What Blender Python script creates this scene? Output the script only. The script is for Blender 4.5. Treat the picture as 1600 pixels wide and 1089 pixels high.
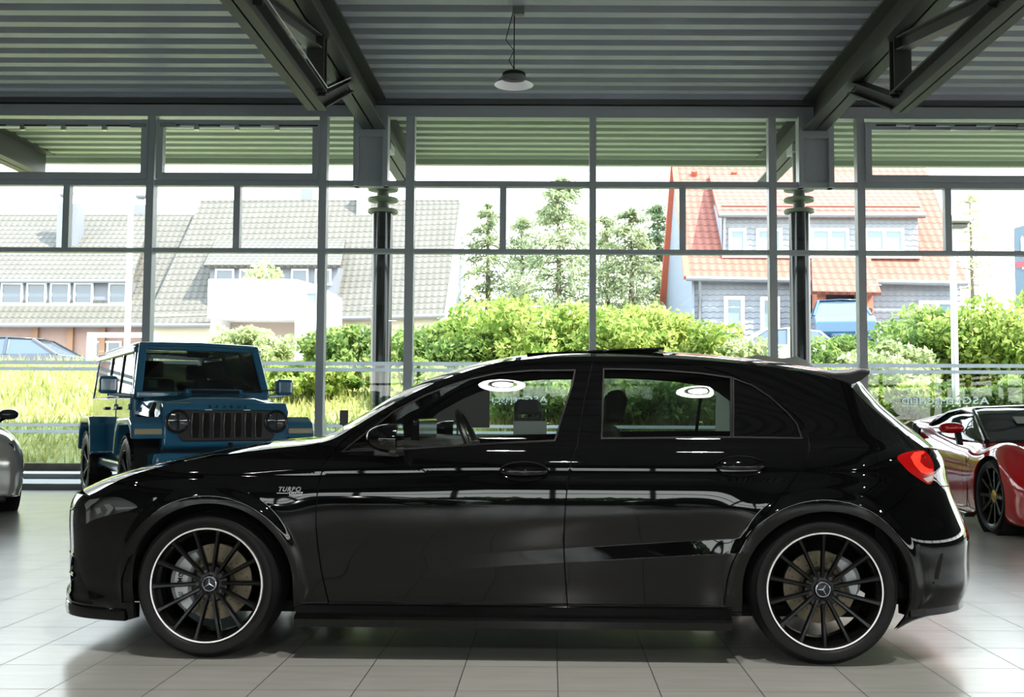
import bpy, bmesh, math, random
import numpy as np
from mathutils import Vector, Matrix
from mathutils.bvhtree import BVHTree
from mathutils.geometry import delaunay_2d_cdt

for o in list(bpy.data.objects):
    bpy.data.objects.remove(o)
COL = bpy.context.scene.collection
SC = bpy.context.scene
PI = math.pi

# ------------------------------------------------------------------ camera
FPX, CX, CY = 1655.0, 860.0, 544.5
CAMH = 1.089
PITCH = math.atan(102.5 / FPX)
ROLL = 0.0037
_fw = Vector((0, math.cos(PITCH), math.sin(PITCH)))
_r0 = Vector((1, 0, 0)); _u0 = Vector((0, -math.sin(PITCH), math.cos(PITCH)))
_rt = _r0 * math.cos(ROLL) + _u0 * math.sin(ROLL)
_up = _u0 * math.cos(ROLL) - _r0 * math.sin(ROLL)
CAM = Vector((0, 0, CAMH))
cam_data = bpy.data.cameras.new('camera')
cam_data.sensor_width = 36.0
cam_data.lens = FPX * 36.0 / 1600.0
cam_data.shift_x = -(CX - 800.0) / 1600.0
cam_data.clip_start = 0.05
cam_data.clip_end = 500
cam = bpy.data.objects.new('camera', cam_data)
COL.objects.link(cam)
m3 = Matrix((_rt, _up, -_fw)).transposed()
cam.matrix_world = Matrix.Translation(CAM) @ m3.to_4x4()
SC.camera = cam

# ------------------------------------------------------------------ sky, sun, exposure
world = bpy.data.worlds.new('sky')
SC.world = world
world.use_nodes = True
wn = world.node_tree.nodes; wl = world.node_tree.links
for n in list(wn): wn.remove(n)
w_out = wn.new('ShaderNodeOutputWorld')
w_bg = wn.new('ShaderNodeBackground')
w_tc = wn.new('ShaderNodeTexCoord')
w_sep = wn.new('ShaderNodeSeparateXYZ')
w_ramp = wn.new('ShaderNodeValToRGB')
w_ramp.color_ramp.elements[0].position = 0.0
w_ramp.color_ramp.elements[0].color = (1.0, 1.0, 0.98, 1)
w_ramp.color_ramp.elements[1].position = 0.9
w_ramp.color_ramp.elements[1].color = (0.52, 0.70, 0.95, 1)
w_bg.inputs['Strength'].default_value = 3.4
wl.new(w_tc.outputs['Generated'], w_sep.inputs[0])
wl.new(w_sep.outputs['Z'], w_ramp.inputs[0])
wl.new(w_ramp.outputs[0], w_bg.inputs['Color'])
wl.new(w_bg.outputs[0], w_out.inputs[0])

sun_d = bpy.data.lights.new('sun', 'SUN')
sun_d.energy = 7.0
sun_d.color = (1.0, 0.95, 0.86)
sun_d.angle = math.radians(0.6)
sun = bpy.data.objects.new('sun', sun_d)
COL.objects.link(sun)
sun.rotation_euler = Vector((0.72, -0.42, 0.95)).to_track_quat('Z', 'Y').to_euler()

SC.view_settings.view_transform = 'Standard'
SC.view_settings.look = 'None'
SC.view_settings.gamma = 1.0
SC.view_settings.use_curve_mapping = False
SC.view_settings.exposure = 1.1
try:
    SC.cycles.max_bounces = 12
    SC.cycles.transparent_max_bounces = 24
    SC.cycles.glossy_bounces = 6
    SC.cycles.diffuse_bounces = 5
    SC.cycles.sample_clamp_indirect = 8.0
    SC.cycles.caustics_reflective = False
    SC.cycles.caustics_refractive = False
    SC.cycles.use_denoising = True
except Exception:
    pass

# ------------------------------------------------------------------ helpers
def ray(px, py):
    return (_fw + _rt * ((px - CX) / FPX) + _up * ((CY - py) / FPX)).normalized()

def at(px, py, Y):
    """the point seen at a pixel on the plane y = Y"""
    d = ray(px, py)
    return CAM + d * (Y / d.y)

def ground(px, py, z=0.0):
    d = ray(px, py)
    return CAM + d * ((z - CAMH) / d.z)

def project(p):
    d = Vector(p) - CAM
    k = d.dot(_fw)
    return CX + FPX * d.dot(_rt) / k, CY - FPX * d.dot(_up) / k

def srgb(r, g, b):
    def f(c):
        c /= 255.0
        return c / 12.92 if c <= 0.04045 else ((c + 0.055) / 1.055) ** 2.4
    return (f(r), f(g), f(b), 1.0)

MATS = {}
def mat(name, col, rough=0.5, metal=0.0, coat=0.0, emit=None, spec=0.5, bump=None, var=None, ior=1.5):
    if name in MATS: return MATS[name]
    m = bpy.data.materials.new(name); m.use_nodes = True
    nt = m.node_tree; b = nt.nodes['Principled BSDF']
    b.inputs['Base Color'].default_value = col
    b.inputs['Roughness'].default_value = rough
    b.inputs['Metallic'].default_value = metal
    b.inputs['IOR'].default_value = ior
    b.inputs['Specular IOR Level'].default_value = spec
    b.inputs['Coat Weight'].default_value = coat
    b.inputs['Coat Roughness'].default_value = 0.02
    if emit:
        b.inputs['Emission Color'].default_value = emit[0]
        b.inputs['Emission Strength'].default_value = emit[1]
    tc = None
    if var or bump:
        tc = nt.nodes.new('ShaderNodeTexCoord')
    if var:   # (scale, amount): mottled variation of the colour
        nz = nt.nodes.new('ShaderNodeTexNoise'); nz.inputs['Scale'].default_value = var[0]; nz.inputs['Detail'].default_value = 6
        rp = nt.nodes.new('ShaderNodeValToRGB')
        c = col; a = var[1]
        rp.color_ramp.elements[0].position = 0.3; rp.color_ramp.elements[1].position = 0.7
        rp.color_ramp.elements[0].color = (c[0]*(1-a), c[1]*(1-a), c[2]*(1-a), 1)
        rp.color_ramp.elements[1].color = (min(1, c[0]*(1+a)), min(1, c[1]*(1+a)), min(1, c[2]*(1+a)), 1)
        nt.links.new(tc.outputs['Object'], nz.inputs['Vector'])
        nt.links.new(nz.outputs['Fac'], rp.inputs[0]); nt.links.new(rp.outputs[0], b.inputs['Base Color'])
    if bump:  # (scale, strength)
        nz = nt.nodes.new('ShaderNodeTexNoise'); nz.inputs['Scale'].default_value = bump[0]
        bp = nt.nodes.new('ShaderNodeBump'); bp.inputs['Strength'].default_value = bump[1]; bp.inputs['Distance'].default_value = 0.02
        nt.links.new(tc.outputs['Object'], nz.inputs['Vector'])
        nt.links.new(nz.outputs['Fac'], bp.inputs['Height']); nt.links.new(bp.outputs[0], b.inputs['Normal'])
    MATS[name] = m
    return m

def glass(name, tint=(1, 1, 1), boost=1.0, rough=0.0):
    """thin sheet glass: Fresnel mix of a mirror and clear (tinted) transmission"""
    if name in MATS: return MATS[name]
    m = bpy.data.materials.new(name); m.use_nodes = True
    nt = m.node_tree
    for n in list(nt.nodes): nt.nodes.remove(n)
    out = nt.nodes.new('ShaderNodeOutputMaterial'); mx = nt.nodes.new('ShaderNodeMixShader')
    tr = nt.nodes.new('ShaderNodeBsdfTransparent'); gl = nt.nodes.new('ShaderNodeBsdfGlossy')
    fr = nt.nodes.new('ShaderNodeFresnel'); fr.inputs['IOR'].default_value = 1.5
    mu = nt.nodes.new('ShaderNodeMath'); mu.operation = 'MULTIPLY'; mu.inputs[1].default_value = boost
    mu.use_clamp = True
    tr.inputs[0].default_value = (*tint, 1); gl.inputs['Color'].default_value = (1, 1, 1, 1); gl.inputs['Roughness'].default_value = rough
    nt.links.new(fr.outputs[0], mu.inputs[0]); nt.links.new(mu.outputs[0], mx.inputs[0])
    nt.links.new(tr.outputs[0], mx.inputs[1]); nt.links.new(gl.outputs[0], mx.inputs[2]); nt.links.new(mx.outputs[0], out.inputs[0])
    MATS[name] = m
    return m

class MB:
    """collects shapes; build() links them as one mesh object"""
    def __init__(s): s.v = []; s.f = []
    def add(s, vs, fs):
        o = len(s.v); s.v += [tuple(p) for p in vs]; s.f += [tuple(i + o for i in f) for f in fs]
        return s
    def box(s, x0, x1, y0, y1, z0, z1):
        return s.add([(x0,y0,z0),(x1,y0,z0),(x1,y1,z0),(x0,y1,z0),(x0,y0,z1),(x1,y0,z1),(x1,y1,z1),(x0,y1,z1)],
                     [(0,3,2,1),(4,5,6,7),(0,1,5,4),(1,2,6,5),(2,3,7,6),(3,0,4,7)])
    def obox(s, c, ax, ay, az):
        c = Vector(c); ax = Vector(ax); ay = Vector(ay); az = Vector(az); vs = []
        for k in (-1, 1):
            for i, j in ((-1,-1),(1,-1),(1,1),(-1,1)): vs.append(c + ax*i + ay*j + az*k)
        return s.add(vs, [(0,3,2,1),(4,5,6,7),(0,1,5,4),(1,2,6,5),(2,3,7,6),(3,0,4,7)])
    def bar(s, a, b, w, h, up=(0, 0, 1)):
        a = Vector(a); b = Vector(b); d = (b - a); L = d.length; d.normalize()
        sd = d.cross(Vector(up))
        if sd.length < 1e-4: sd = d.cross(Vector((0, 1, 0)))
        sd.normalize(); u = sd.cross(d)
        return s.obox((a + b) / 2, d * L / 2, sd * w / 2, u * h / 2)
    def tube(s, pts, r, n=8, caps=True, closed=False):
        pts = [Vector(p) for p in pts]; m = len(pts); vs = []; fs = []
        rr = r if isinstance(r, (list, tuple)) else [r] * m
        pu = None
        for i, p in enumerate(pts):
            if closed: d = pts[(i + 1) % m] - pts[i - 1]
            else: d = pts[min(i + 1, m - 1)] - pts[max(i - 1, 0)]
            d.normalize()
            ref = Vector((0, 0, 1)) if abs(d.z) < 0.9 else Vector((0, 1, 0))
            if pu is not None:
                ref = pu
            sd = d.cross(ref)
            if sd.length < 1e-5: sd = d.cross(Vector((1, 0, 0)))
            sd.normalize(); u = sd.cross(d); pu = u
            for k in range(n):
                a = 2 * PI * k / n
                vs.append(p + (sd * math.cos(a) + u * math.sin(a)) * rr[i])
        for i in range(m if closed else m - 1):
            j = (i + 1) % m
            for k in range(n):
                fs.append((i*n+k, i*n+(k+1) % n, j*n+(k+1) % n, j*n+k))
        if caps and not closed:
            fs.append(tuple(range(n))[::-1]); fs.append(tuple(range((m-1)*n, m*n)))
        return s.add(vs, fs)
    def lathe(s, prof, n=32, c=(0, 0, 0), axis='z', a0=0.0, a1=2*PI, cap=False):
        """prof: list of (r, h)"""
        full = abs(a1 - a0 - 2*PI) < 1e-6; vs = []; fs = []; m = len(prof); nn = n if full else n + 1
        for k in range(nn):
            a = a0 + (a1 - a0) * k / n
            for r, h in prof:
                x, y = r * math.cos(a), r * math.sin(a)
                if axis == 'z': p = (x, y, h)
                elif axis == 'y': p = (x, h, y)
                else: p = (h, x, y)
                vs.append((p[0]+c[0], p[1]+c[1], p[2]+c[2]))
        for k in range(n):
            j = (k + 1) % nn
            for i in range(m - 1):
                fs.append((k*m+i, j*m+i, j*m+i+1, k*m+i+1))
        return s.add(vs, fs)
    def prism(s, poly, a, b, axis='y'):
        """poly of 2D points extruded from a to b along axis; poly in the other two axes"""
        def P(p, h):
            if axis == 'y': return (p[0], h, p[1])
            if axis == 'x': return (h, p[0], p[1])
            return (p[0], p[1], h)
        n = len(poly)
        vs = [P(p, a) for p in poly] + [P(p, b) for p in poly]
        fs = [tuple(range(n))[::-1], tuple(range(n, 2*n))] + [(i, (i+1) % n, n+(i+1) % n, n+i) for i in range(n)]
        return s.add(vs, fs)
    def grid(s, rows, closed_u=False):
        m = len(rows); n = len(rows[0]); vs = [p for r in rows for p in r]; fs = []
        for i in range(m - 1):
            for j in range(n if closed_u else n - 1):
                k = (j + 1) % n
                fs.append((i*n+j, i*n+k, (i+1)*n+k, (i+1)*n+j))
        return s.add(vs, fs)
    def sphere(s, c, rx, ry, rz, n=16, m=10, p=1.0):
        rows = []
        for i in range(m + 1):
            t = -PI/2 + PI * i / m; row = []
            for k in range(n):
                a = 2*PI*k/n
                def q(v): return math.copysign(abs(v) ** p, v)
                row.append((c[0]+rx*q(math.cos(t))*q(math.cos(a)), c[1]+ry*q(math.cos(t))*q(math.sin(a)), c[2]+rz*q(math.sin(t))))
            rows.append(row)
        return s.grid(rows, True)
    def xf(s, M):
        s.v = [tuple(M @ Vector(p)) for p in s.v]; return s
    def build(s, name, material, parent=None, smooth=False, bevel=0.0, seg=2, sub=0, norm=True, angle=35, solid=0):
        me = bpy.data.meshes.new(name)
        me.from_pydata([tuple(p) for p in s.v], [], s.f)
        if norm:
            bm = bmesh.new(); bm.from_mesh(me)
            bmesh.ops.remove_doubles(bm, verts=bm.verts, dist=1e-6)
            bmesh.ops.recalc_face_normals(bm, faces=bm.faces)
            bm.to_mesh(me); bm.free()
        me.update()
        ob = bpy.data.objects.new(name, me); COL.objects.link(ob)
        if material: me.materials.append(material)
        if parent: ob.parent = parent
        if solid:
            md = ob.modifiers.new('solid', 'SOLIDIFY'); md.thickness = solid; md.offset = 0
        if bevel:
            md = ob.modifiers.new('bevel', 'BEVEL'); md.width = bevel; md.segments = seg; md.limit_method = 'ANGLE'
            md.angle_limit = math.radians(30)
        if sub:
            md = ob.modifiers.new('sub', 'SUBSURF'); md.levels = sub; md.render_levels = sub
        if smooth:
            for p in me.polygons: p.use_smooth = True
            if not sub:
                try: me.set_sharp_from_angle(angle=math.radians(angle))
                except Exception: pass
        return ob

def tag(o, label=None, cat=None, group=None, kind=None):
    if label: o['label'] = label
    if cat: o['category'] = cat
    if group: o['group'] = group
    if kind: o['kind'] = kind
    return o

def empty(name, loc=(0, 0, 0), rz=0.0, label=None, cat=None, group=None, kind=None):
    o = bpy.data.objects.new(name, None); COL.objects.link(o)
    o.empty_display_size = 0.1
    o.location = loc; o.rotation_euler = (0, 0, rz)
    return tag(o, label, cat, group, kind)

def copy_tree(o, parent=None):
    c = o.copy(); COL.objects.link(c)
    if parent is not None: c.parent = parent
    for ch in o.children: copy_tree(ch, c)
    return c

def text_mesh(s, size, extr=0.002, bold=0.0, shear=0.0, spacing=1.0):
    """lettering as plain mesh vertices and faces, lying in x-z, reading along +x, centred"""
    cu = bpy.data.curves.new('lettering', 'FONT'); cu.body = s; cu.size = size; cu.extrude = extr; cu.offset = bold
    cu.shear = shear; cu.align_x = 'CENTER'; cu.align_y = 'CENTER'; cu.space_character = spacing
    ob = bpy.data.objects.new('lettering', cu); COL.objects.link(ob)
    dg = bpy.context.evaluated_depsgraph_get()
    me = bpy.data.meshes.new_from_object(ob.evaluated_get(dg))
    vs = [(v.co.x, -v.co.z, v.co.y) for v in me.vertices]; fs = [tuple(p.vertices) for p in me.polygons]
    bpy.data.objects.remove(ob); bpy.data.curves.remove(cu); bpy.data.meshes.remove(me)
    return vs, fs

def smooth(e0, e1, x):
    t = max(0.0, min(1.0, (x - e0) / (e1 - e0))); return t*t*(3-2*t)

def cr(pts, n):
    """Catmull-Rom through points (centripetal enough for our even spacing), n samples per span"""
    P = [Vector(p) for p in pts]; out = []
    for i in range(len(P) - 1):
        p0 = P[i-1] if i > 0 else P[i]*2 - P[i+1]
        p1, p2 = P[i], P[i+1]
        p3 = P[i+2] if i + 2 < len(P) else P[i+1]*2 - P[i]
        for k in range(n):
            t = k / n
            out.append(0.5*((2*p1) + (p2-p0)*t + (2*p0-5*p1+4*p2-p3)*t*t + (3*p1-p0-3*p2+p3)*t*t*t))
    out.append(P[-1]); return out
# ------------------------------------------------------------------ shared materials
M_STEEL = mat('painted_steel_grey', srgb(128, 134, 132), 0.45)
M_FRAME = mat('window_frame_grey', srgb(184, 189, 194), 0.4)
M_DECK = mat('ceiling_deck', srgb(190, 193, 202), 0.42, 0.0, var=(1.5, 0.05))
M_BEAM = mat('beam_paint', srgb(74, 76, 73), 0.5)
M_DARK = mat('dark_gap', (0.01, 0.01, 0.01, 1), 0.8)
M_PANE = glass('window_pane', (0.93, 0.97, 0.94), 1.0)
def film(name, col, tr=.6):
    m = bpy.data.materials.new(name); m.use_nodes = True; nt = m.node_tree
    for n in list(nt.nodes): nt.nodes.remove(n)
    out = nt.nodes.new('ShaderNodeOutputMaterial'); d = nt.nodes.new('ShaderNodeBsdfDiffuse'); t = nt.nodes.new('ShaderNodeBsdfTranslucent'); x = nt.nodes.new('ShaderNodeMixShader')
    d.inputs[0].default_value = col; t.inputs[0].default_value = col; x.inputs[0].default_value = tr
    nt.links.new(d.outputs[0], x.inputs[1]); nt.links.new(t.outputs[0], x.inputs[2]); nt.links.new(x.outputs[0], out.inputs[0]); return m
M_FROST = film('frosted_film', srgb(226, 232, 236))
M_WALL = mat('grey_wall', srgb(120, 122, 122), 0.8)
M_WHITE = mat('white_paint', srgb(235, 235, 232), 0.5)
M_RUB = mat('tyre_rubber', (0.006, 0.006, 0.0065, 1), 0.5, spec=.25, bump=(60, 0.05))
M_ALU = mat('aluminium', srgb(190, 192, 194), 0.3, 1.0)
M_BLACKP = mat('black_plastic', (0.012, 0.012, 0.012, 1), 0.45)
M_CHROME = mat('chrome', (0.8, 0.8, 0.82, 1), 0.08, 1.0)

def floor_material():
    m = bpy.data.materials.new('floor_tiles'); m.use_nodes = True; nt = m.node_tree
    b = nt.nodes['Principled BSDF']; L = nt.links
    geo = nt.nodes.new('ShaderNodeNewGeometry')
    mp = nt.nodes.new('ShaderNodeMapping'); mp.inputs['Location'].default_value = (-0.035 + 40, -4.25 + 40, 0)
    br = nt.nodes.new('ShaderNodeTexBrick'); br.offset = 0.0; br.squash = 1.0
    br.inputs['Scale'].default_value = 1.0; br.inputs['Brick Width'].default_value = 0.4; br.inputs['Row Height'].default_value = 0.4
    br.inputs['Mortar Size'].default_value = 0.0022; br.inputs['Mortar Smooth'].default_value = 0.1; br.inputs['Bias'].default_value = 0.0
    br.inputs['Color1'].default_value = srgb(158, 158, 151); br.inputs['Color2'].default_value = srgb(166, 166, 159)
    br.inputs['Mortar'].default_value = srgb(52, 54, 54)
    nz = nt.nodes.new('ShaderNodeTexNoise'); nz.inputs['Scale'].default_value = 3.0; nz.inputs['Detail'].default_value = 8
    mp2 = nt.nodes.new('ShaderNodeMapping'); mp2.inputs['Scale'].default_value = (1.0, 6.0, 1)
    L.new(geo.outputs['Position'], mp2.inputs[0]); L.new(mp2.outputs[0], nz.inputs['Vector'])
    mr = nt.nodes.new('ShaderNodeMapRange'); mr.inputs[1].default_value = 0.3; mr.inputs[2].default_value = 0.7
    mr.inputs[3].default_value = 0.94; mr.inputs[4].default_value = 1.04
    L.new(nz.outputs['Fac'], mr.inputs[0])
    mx = nt.nodes.new('ShaderNodeMix'); mx.data_type = 'RGBA'; mx.blend_type = 'MULTIPLY'; mx.inputs[0].default_value = 1.0
    L.new(geo.outputs['Position'], mp.inputs[0]); L.new(mp.outputs[0], br.inputs['Vector'])
    L.new(br.outputs['Color'], mx.inputs[6]); L.new(mr.outputs[0], mx.inputs[7]); L.new(mx.outputs[2], b.inputs['Base Color'])
    rr = nt.nodes.new('ShaderNodeMapRange'); rr.inputs[3].default_value = 0.23; rr.inputs[4].default_value = 0.6
    L.new(br.outputs['Fac'], rr.inputs[0]); L.new(rr.outputs[0], b.inputs['Roughness'])
    bp = nt.nodes.new('ShaderNodeBump'); bp.inputs['Strength'].default_value = 0.3; bp.inputs['Distance'].default_value = 0.002; bp.invert = True
    L.new(br.outputs['Fac'], bp.inputs['Height']); L.new(bp.outputs[0], b.inputs['Normal'])
    return m

# ------------------------------------------------------------------ the showroom
YW = 16.2            # the glazed front wall
YB = -15.0           # the glazed wall behind the photographer
XL, XR = -17.5, 17.5
ZC = 5.95            # underside of the roof deck
ZWT = 5.62           # top of the glazing
def S(o): return tag(o, kind='structure')

S(MB().box(XL, XR, YB, 15.0, -0.15, 0.0).build('floor', floor_material()))
S(MB().box(XL, XR, 15.0, YW + 0.12, -0.15, 0.085).build('trim_1', mat('plinth_stone', srgb(150, 156, 156), 0.5)))
# trapezoidal roof deck: ribs run along x, inside and on out over the canopy
def deck(y0, y1, z, pitch=0.386, dep=0.13):
    rows_y = []; y = y0
    while y < y1:
        for dy, dz in ((0, 0), (0.42, 0), (0.5, 1), (0.92, 1)):
            rows_y.append((y + dy * pitch, z + dep * dz))
        y += pitch
    mb = MB(); vs = []; fs = []
    for (yy, zz) in rows_y:
        vs += [(XL - 1, yy, zz), (XR + 1, yy, zz)]
    for i in range(len(rows_y) - 1):
        fs.append((2*i, 2*i+1, 2*i+3, 2*i+2))
    return mb.add(vs, fs)
d = deck(YB - 1, YW - 0.02, ZC).build('ceiling', M_DECK, norm=False); S(d)
d = deck(YW + 0.14, YW + 3.75, ZC - 0.02, 0.386, 0.09).build('trim_2', mat('canopy_deck', srgb(188, 198, 178), 0.5), norm=False); S(d)
S(MB().box(XL - 1, XR + 1, YB - 1, YW + 3.9, ZC + 0.2, ZC + 0.4).build('ceiling', M_WALL))
S(MB().box(XL - 1, XR + 1, YW + 3.72, YW + 3.86, ZC - 0.12, ZC + 0.2).build('trim_3', mat('canopy_edge', srgb(170, 182, 160), 0.5)))
S(MB().box(XL - 0.2, XL, YB, YW + 0.1, 0, ZC + 0.2).build('wall_left', M_WALL))
for wall, xa, xb, wn_ in (('wall_right', XR, XR + 0.2, 52),):
    w_ = MB().box(xa, xb, YB, YW + 0.1, 2.7, ZC + 0.2).box(xa, xb, YB, YW + 0.1, 0, 1.5)
    yy = YB
    while yy < YW: w_.box(xa, xb, yy, yy + 0.14, 1.5, 2.7); yy += 2.7
    w_.box(xa, xb, YB, YW, 2.5, 2.58)
    S(w_.build(wall, M_WALL)); xm = (xa + xb) / 2
    S(MB().add([(xm, YB, 1.5), (xm, YW, 1.5), (xm, YW, 2.7), (xm, YB, 2.7)], [(0, 1, 2, 3)]).build('window_%d' % wn_, M_PANE, norm=False))

# front wall: header, mullions, transoms, panes
def px2x(px, py=340, Y=YW): return at(px, py, Y).x
def py2z(py, px=800, Y=YW): return at(px, py, Y).z
ZH = py2z(185)                 # underside of header
Z1 = (py2z(293), py2z(284))    # upper transom
Z2 = (py2z(397), py2z(390))    # middle transom
hd = MB(); hd.box(XL, XR, YW - 0.06, YW + 0.1, ZH, py2z(167))
S(hd.build('wall_front', M_FRAME))
S(MB().box(XL, XR, YW - 0.10, YW + 0.1, py2z(165), ZC + 0.2).build('trim_4', mat('fascia_grey', srgb(98, 102, 102), 0.5)))
S(MB().box(XL, XR, YW + 0.02, YW + 0.1, py2z(168), py2z(164)).build('trim_5', M_DARK))
mull_px = [-35, 236, 505, 641, 926, 1206, 1344, 1625, 1900]
mull_x = [px2x(p) for p in mull_px]
pitch = mull_x[4] - mull_x[3]
lx = mull_x[0]
while lx > XL + 2: lx -= pitch; mull_x.insert(0, lx)
lx = mull_x[-1]
while lx < XR - 3: lx += pitch; mull_x.append(lx)
mm = MB()
for x in mull_x:
    w = 0.06
    if abs(x - px2x(641)) < 0.02: w = 0.068
    if abs(x - px2x(926)) < 0.02: w = 0.052
    mm.box(x - w, x + w, YW - 0.09, YW + 0.09, 0.085, ZH + 0.02)
S(mm.build('trim_6', M_FRAME, bevel=0.004))
tt = MB()
tt.box(XL, XR, YW - 0.06, YW + 0.08, *Z1); tt.box(XL, XR, YW - 0.06, YW + 0.08, *Z2); tt.box(XL, XR, YW - 0.06, YW + 0.08, 0.085, 0.16)
for p in (105, 371, 786, 1066, 1480):
    x = px2x(p); tt.box(x - 0.05, x + 0.05, YW - 0.055, YW + 0.07, Z1[0], Z2[1])
S(tt.build('trim_7', M_FRAME, bevel=0.003))
# panes between the mullions (one set of panes is a window)
wi = 0
edges = [XL] + mull_x + [XR]
for a, b in zip(edges[:-1], edges[1:]):
    if b - a < 0.3: continue
    wi += 1
    g = MB()
    for z0, z1 in ((0.16, Z2[0]), (Z2[1], Z1[0]), (Z1[1], ZH)):
        g.add([(a, YW, z0), (b, YW, z0), (b, YW, z1), (a, YW, z1)], [(0, 1, 2, 3)])
    S(g.build('window_%d' % wi, M_PANE, norm=False))
# opening sashes in the top row, each with its actuator rail
def sash(x0, x1, n):
    f = MB(); z0, z1 = Z1[1] - 0.0, py2z(192)
    t = 0.10
    f.box(x0, x0 + t, YW - 0.13, YW - 0.0, z0, z1); f.box(x1 - t, x1, YW - 0.13, YW - 0.0, z0, z1)
    f.box(x0 + t, x1 - t, YW - 0.125, YW - 0.0, z0 + .002, z0 + 0.10); f.box(x0 + t, x1 - t, YW - 0.125, YW - 0.0, z1 - 0.12, z1 - .002)
    S(f.build('window_%d' % n, M_FRAME, bevel=0.004))
sash(px2x(-27), px2x(232), 41); sash(px2x(246), px2x(499), 42); sash(px2x(1350), px2x(1600 + 16), 43)
for x0p, x1p, ends, lab in ((-20, 229, (205, 229), 'leftmost window'), (252, 497, (252, 276), 'second window from the left'), (1368, 1612, (1588, 1612), 'right end window')):
    e = empty('window_opener', at((x0p + x1p) / 2, 196, YW - 0.2), 0, 'thin dark opener rod with silver clips above the %s' % lab, 'window opener')
    o = e.location
    z = 0.0
    x0 = px2x(x0p, 196, YW - 0.17) - o.x; x1 = px2x(x1p, 196, YW - 0.17) - o.x
    MB().tube([(x0, 0, z), (x1, 0, z)], 0.012, 6).build('rod', mat('dark_metal', srgb(50, 54, 54), 0.4, 0.6), e, True)
    ea = px2x(ends[0], 196, YW - 0.17) - o.x; eb = px2x(ends[1], 196, YW - 0.17) - o.x
    MB().box(ea, eb, -0.03, 0.03, -0.035, 0.035).build('motor', mat('motor_grey', srgb(150, 155, 155), 0.4), e, bevel=0.006)
    k = 3
    for i in range(k):
        xx = x0 + (x1 - x0) * (i + 0.75) / (k + 0.9)
        q = MB().tube([(xx - 0.16, 0, z), (xx + 0.12, 0, z)], 0.022, 8).box(xx + 0.06, xx + 0.13, -0.03, 0.03, -0.075, -0.02)
        q.build('clip', M_ALU, e, True)
# frosted safety bands on the glass
fb = 0
for (yt, yb) in ((566, 572), (576, 581.5), (664, 669), (674, 679)):
    fb += 1
    z1, z0 = py2z(yt, 800), py2z(yb, 800)
    f = MB()
    for a, b in zip(mull_x[:-1], mull_x[1:]):
        f.box(a + 0.07, b - 0.07, YW - 0.012, YW - 0.006, z0, z1)
    o = f.build('frosted_band', M_FROST)
    tag(o, ['upper frosted strip of the upper pair on the glass wall', 'lower frosted strip of the upper pair on the glass wall',
            'upper frosted strip of the lower pair near the ground', 'lower frosted strip of the lower pair near the ground'][fb-1], 'frosted strip', 'frosted strips across the windows')
# infill boxes where the girders pass the glass
for xa, xb, n in ((552, 606, 8), (1248, 1303, 9)):
    x0, x1 = px2x(xa, 240, YW - 0.1), px2x(xb, 240, YW - 0.1); q = MB()
    zt = py2z(183); zb = Z1[0]
    q.box(x0, x0 + 0.08, YW - 0.12, YW + 0.1, zb, zt); q.box(x1 - 0.08, x1, YW - 0.12, YW + 0.1, zb, zt)
    q.box(x0 + .08, x1 - .08, YW - 0.115, YW + 0.1, zt - 0.34, zt - .002); q.box(x0 + .08, x1 - .08, YW - 0.02, YW + 0.09, zb + .001, zt - .34)
    S(q.build('trim_%d' % n, M_FRAME, bevel=0.004))
# lettering on the inside of the glass, seen from behind
M_LET = film('white_film_lettering', srgb(235, 242, 244))
def decal(pxr, pxl, pyc, lab):
    """mirrored sign lettering between two pixels columns"""
    e_r = at(pxr, pyc, YW - 0.02); e_l = at(pxl, pyc, YW - 0.02); W = e_r.x - e_l.x
    root = empty('window_lettering', (e_l.x + W/2, YW - 0.02, e_l.z), 0, lab, 'lettering', 'shop names on the window glass')
    a = MB(); vs, fs = text_mesh('ASG', 0.30, 0.001, 0.004, 0, 1.15)
    xs = [v[0] for v in vs]; sc = W * 0.30 / (max(xs) - min(xs))
    a.add([(-v[0]*sc + W*0.34, v[1], v[2]*sc*0.75) for v in vs], fs)
    vs, fs = text_mesh('REMSCHEID', 0.2, 0.001, 0.003, 0, 1.1)
    xs = [v[0] for v in vs]; sc = W * 0.66 / (max(xs) - min(xs))
    a.add([(-v[0]*sc - W*0.16, v[1], v[2]*sc*0.8 - 0.012) for v in vs], fs)
    a.build('letters', M_LET, root, norm=False)
    r = MB(); r.box(W*0.30, W*0.49, -0.001, 0.001, -W*0.062, -W*0.055); r.box(-W*0.49, -W*0.32, -0.001, 0.001, -W*0.062, -W*0.055)
    r.v = r.v[:8]; r.f = r.f[:6]; r.build('underline', M_LET, root, norm=False)
    MB().box(-W*0.49, -W*0.32, -0.001, 0.001, -W*0.062, -W*0.055).build('underline', M_LET, root, norm=False)
    for k in range(7):
        x = W*0.24 - k * W*0.075; MB().box(x - 0.012, x + 0.012, -0.001, 0.001, -W*0.068, -W*0.05).build('small_letter', M_LET, root, norm=False)
decal(1546, 1408, 626, 'mirrored white shop lettering on the glass above the red car')
decal(856, 738, 624, 'mirrored white shop lettering on the glass behind the office chair')

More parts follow.
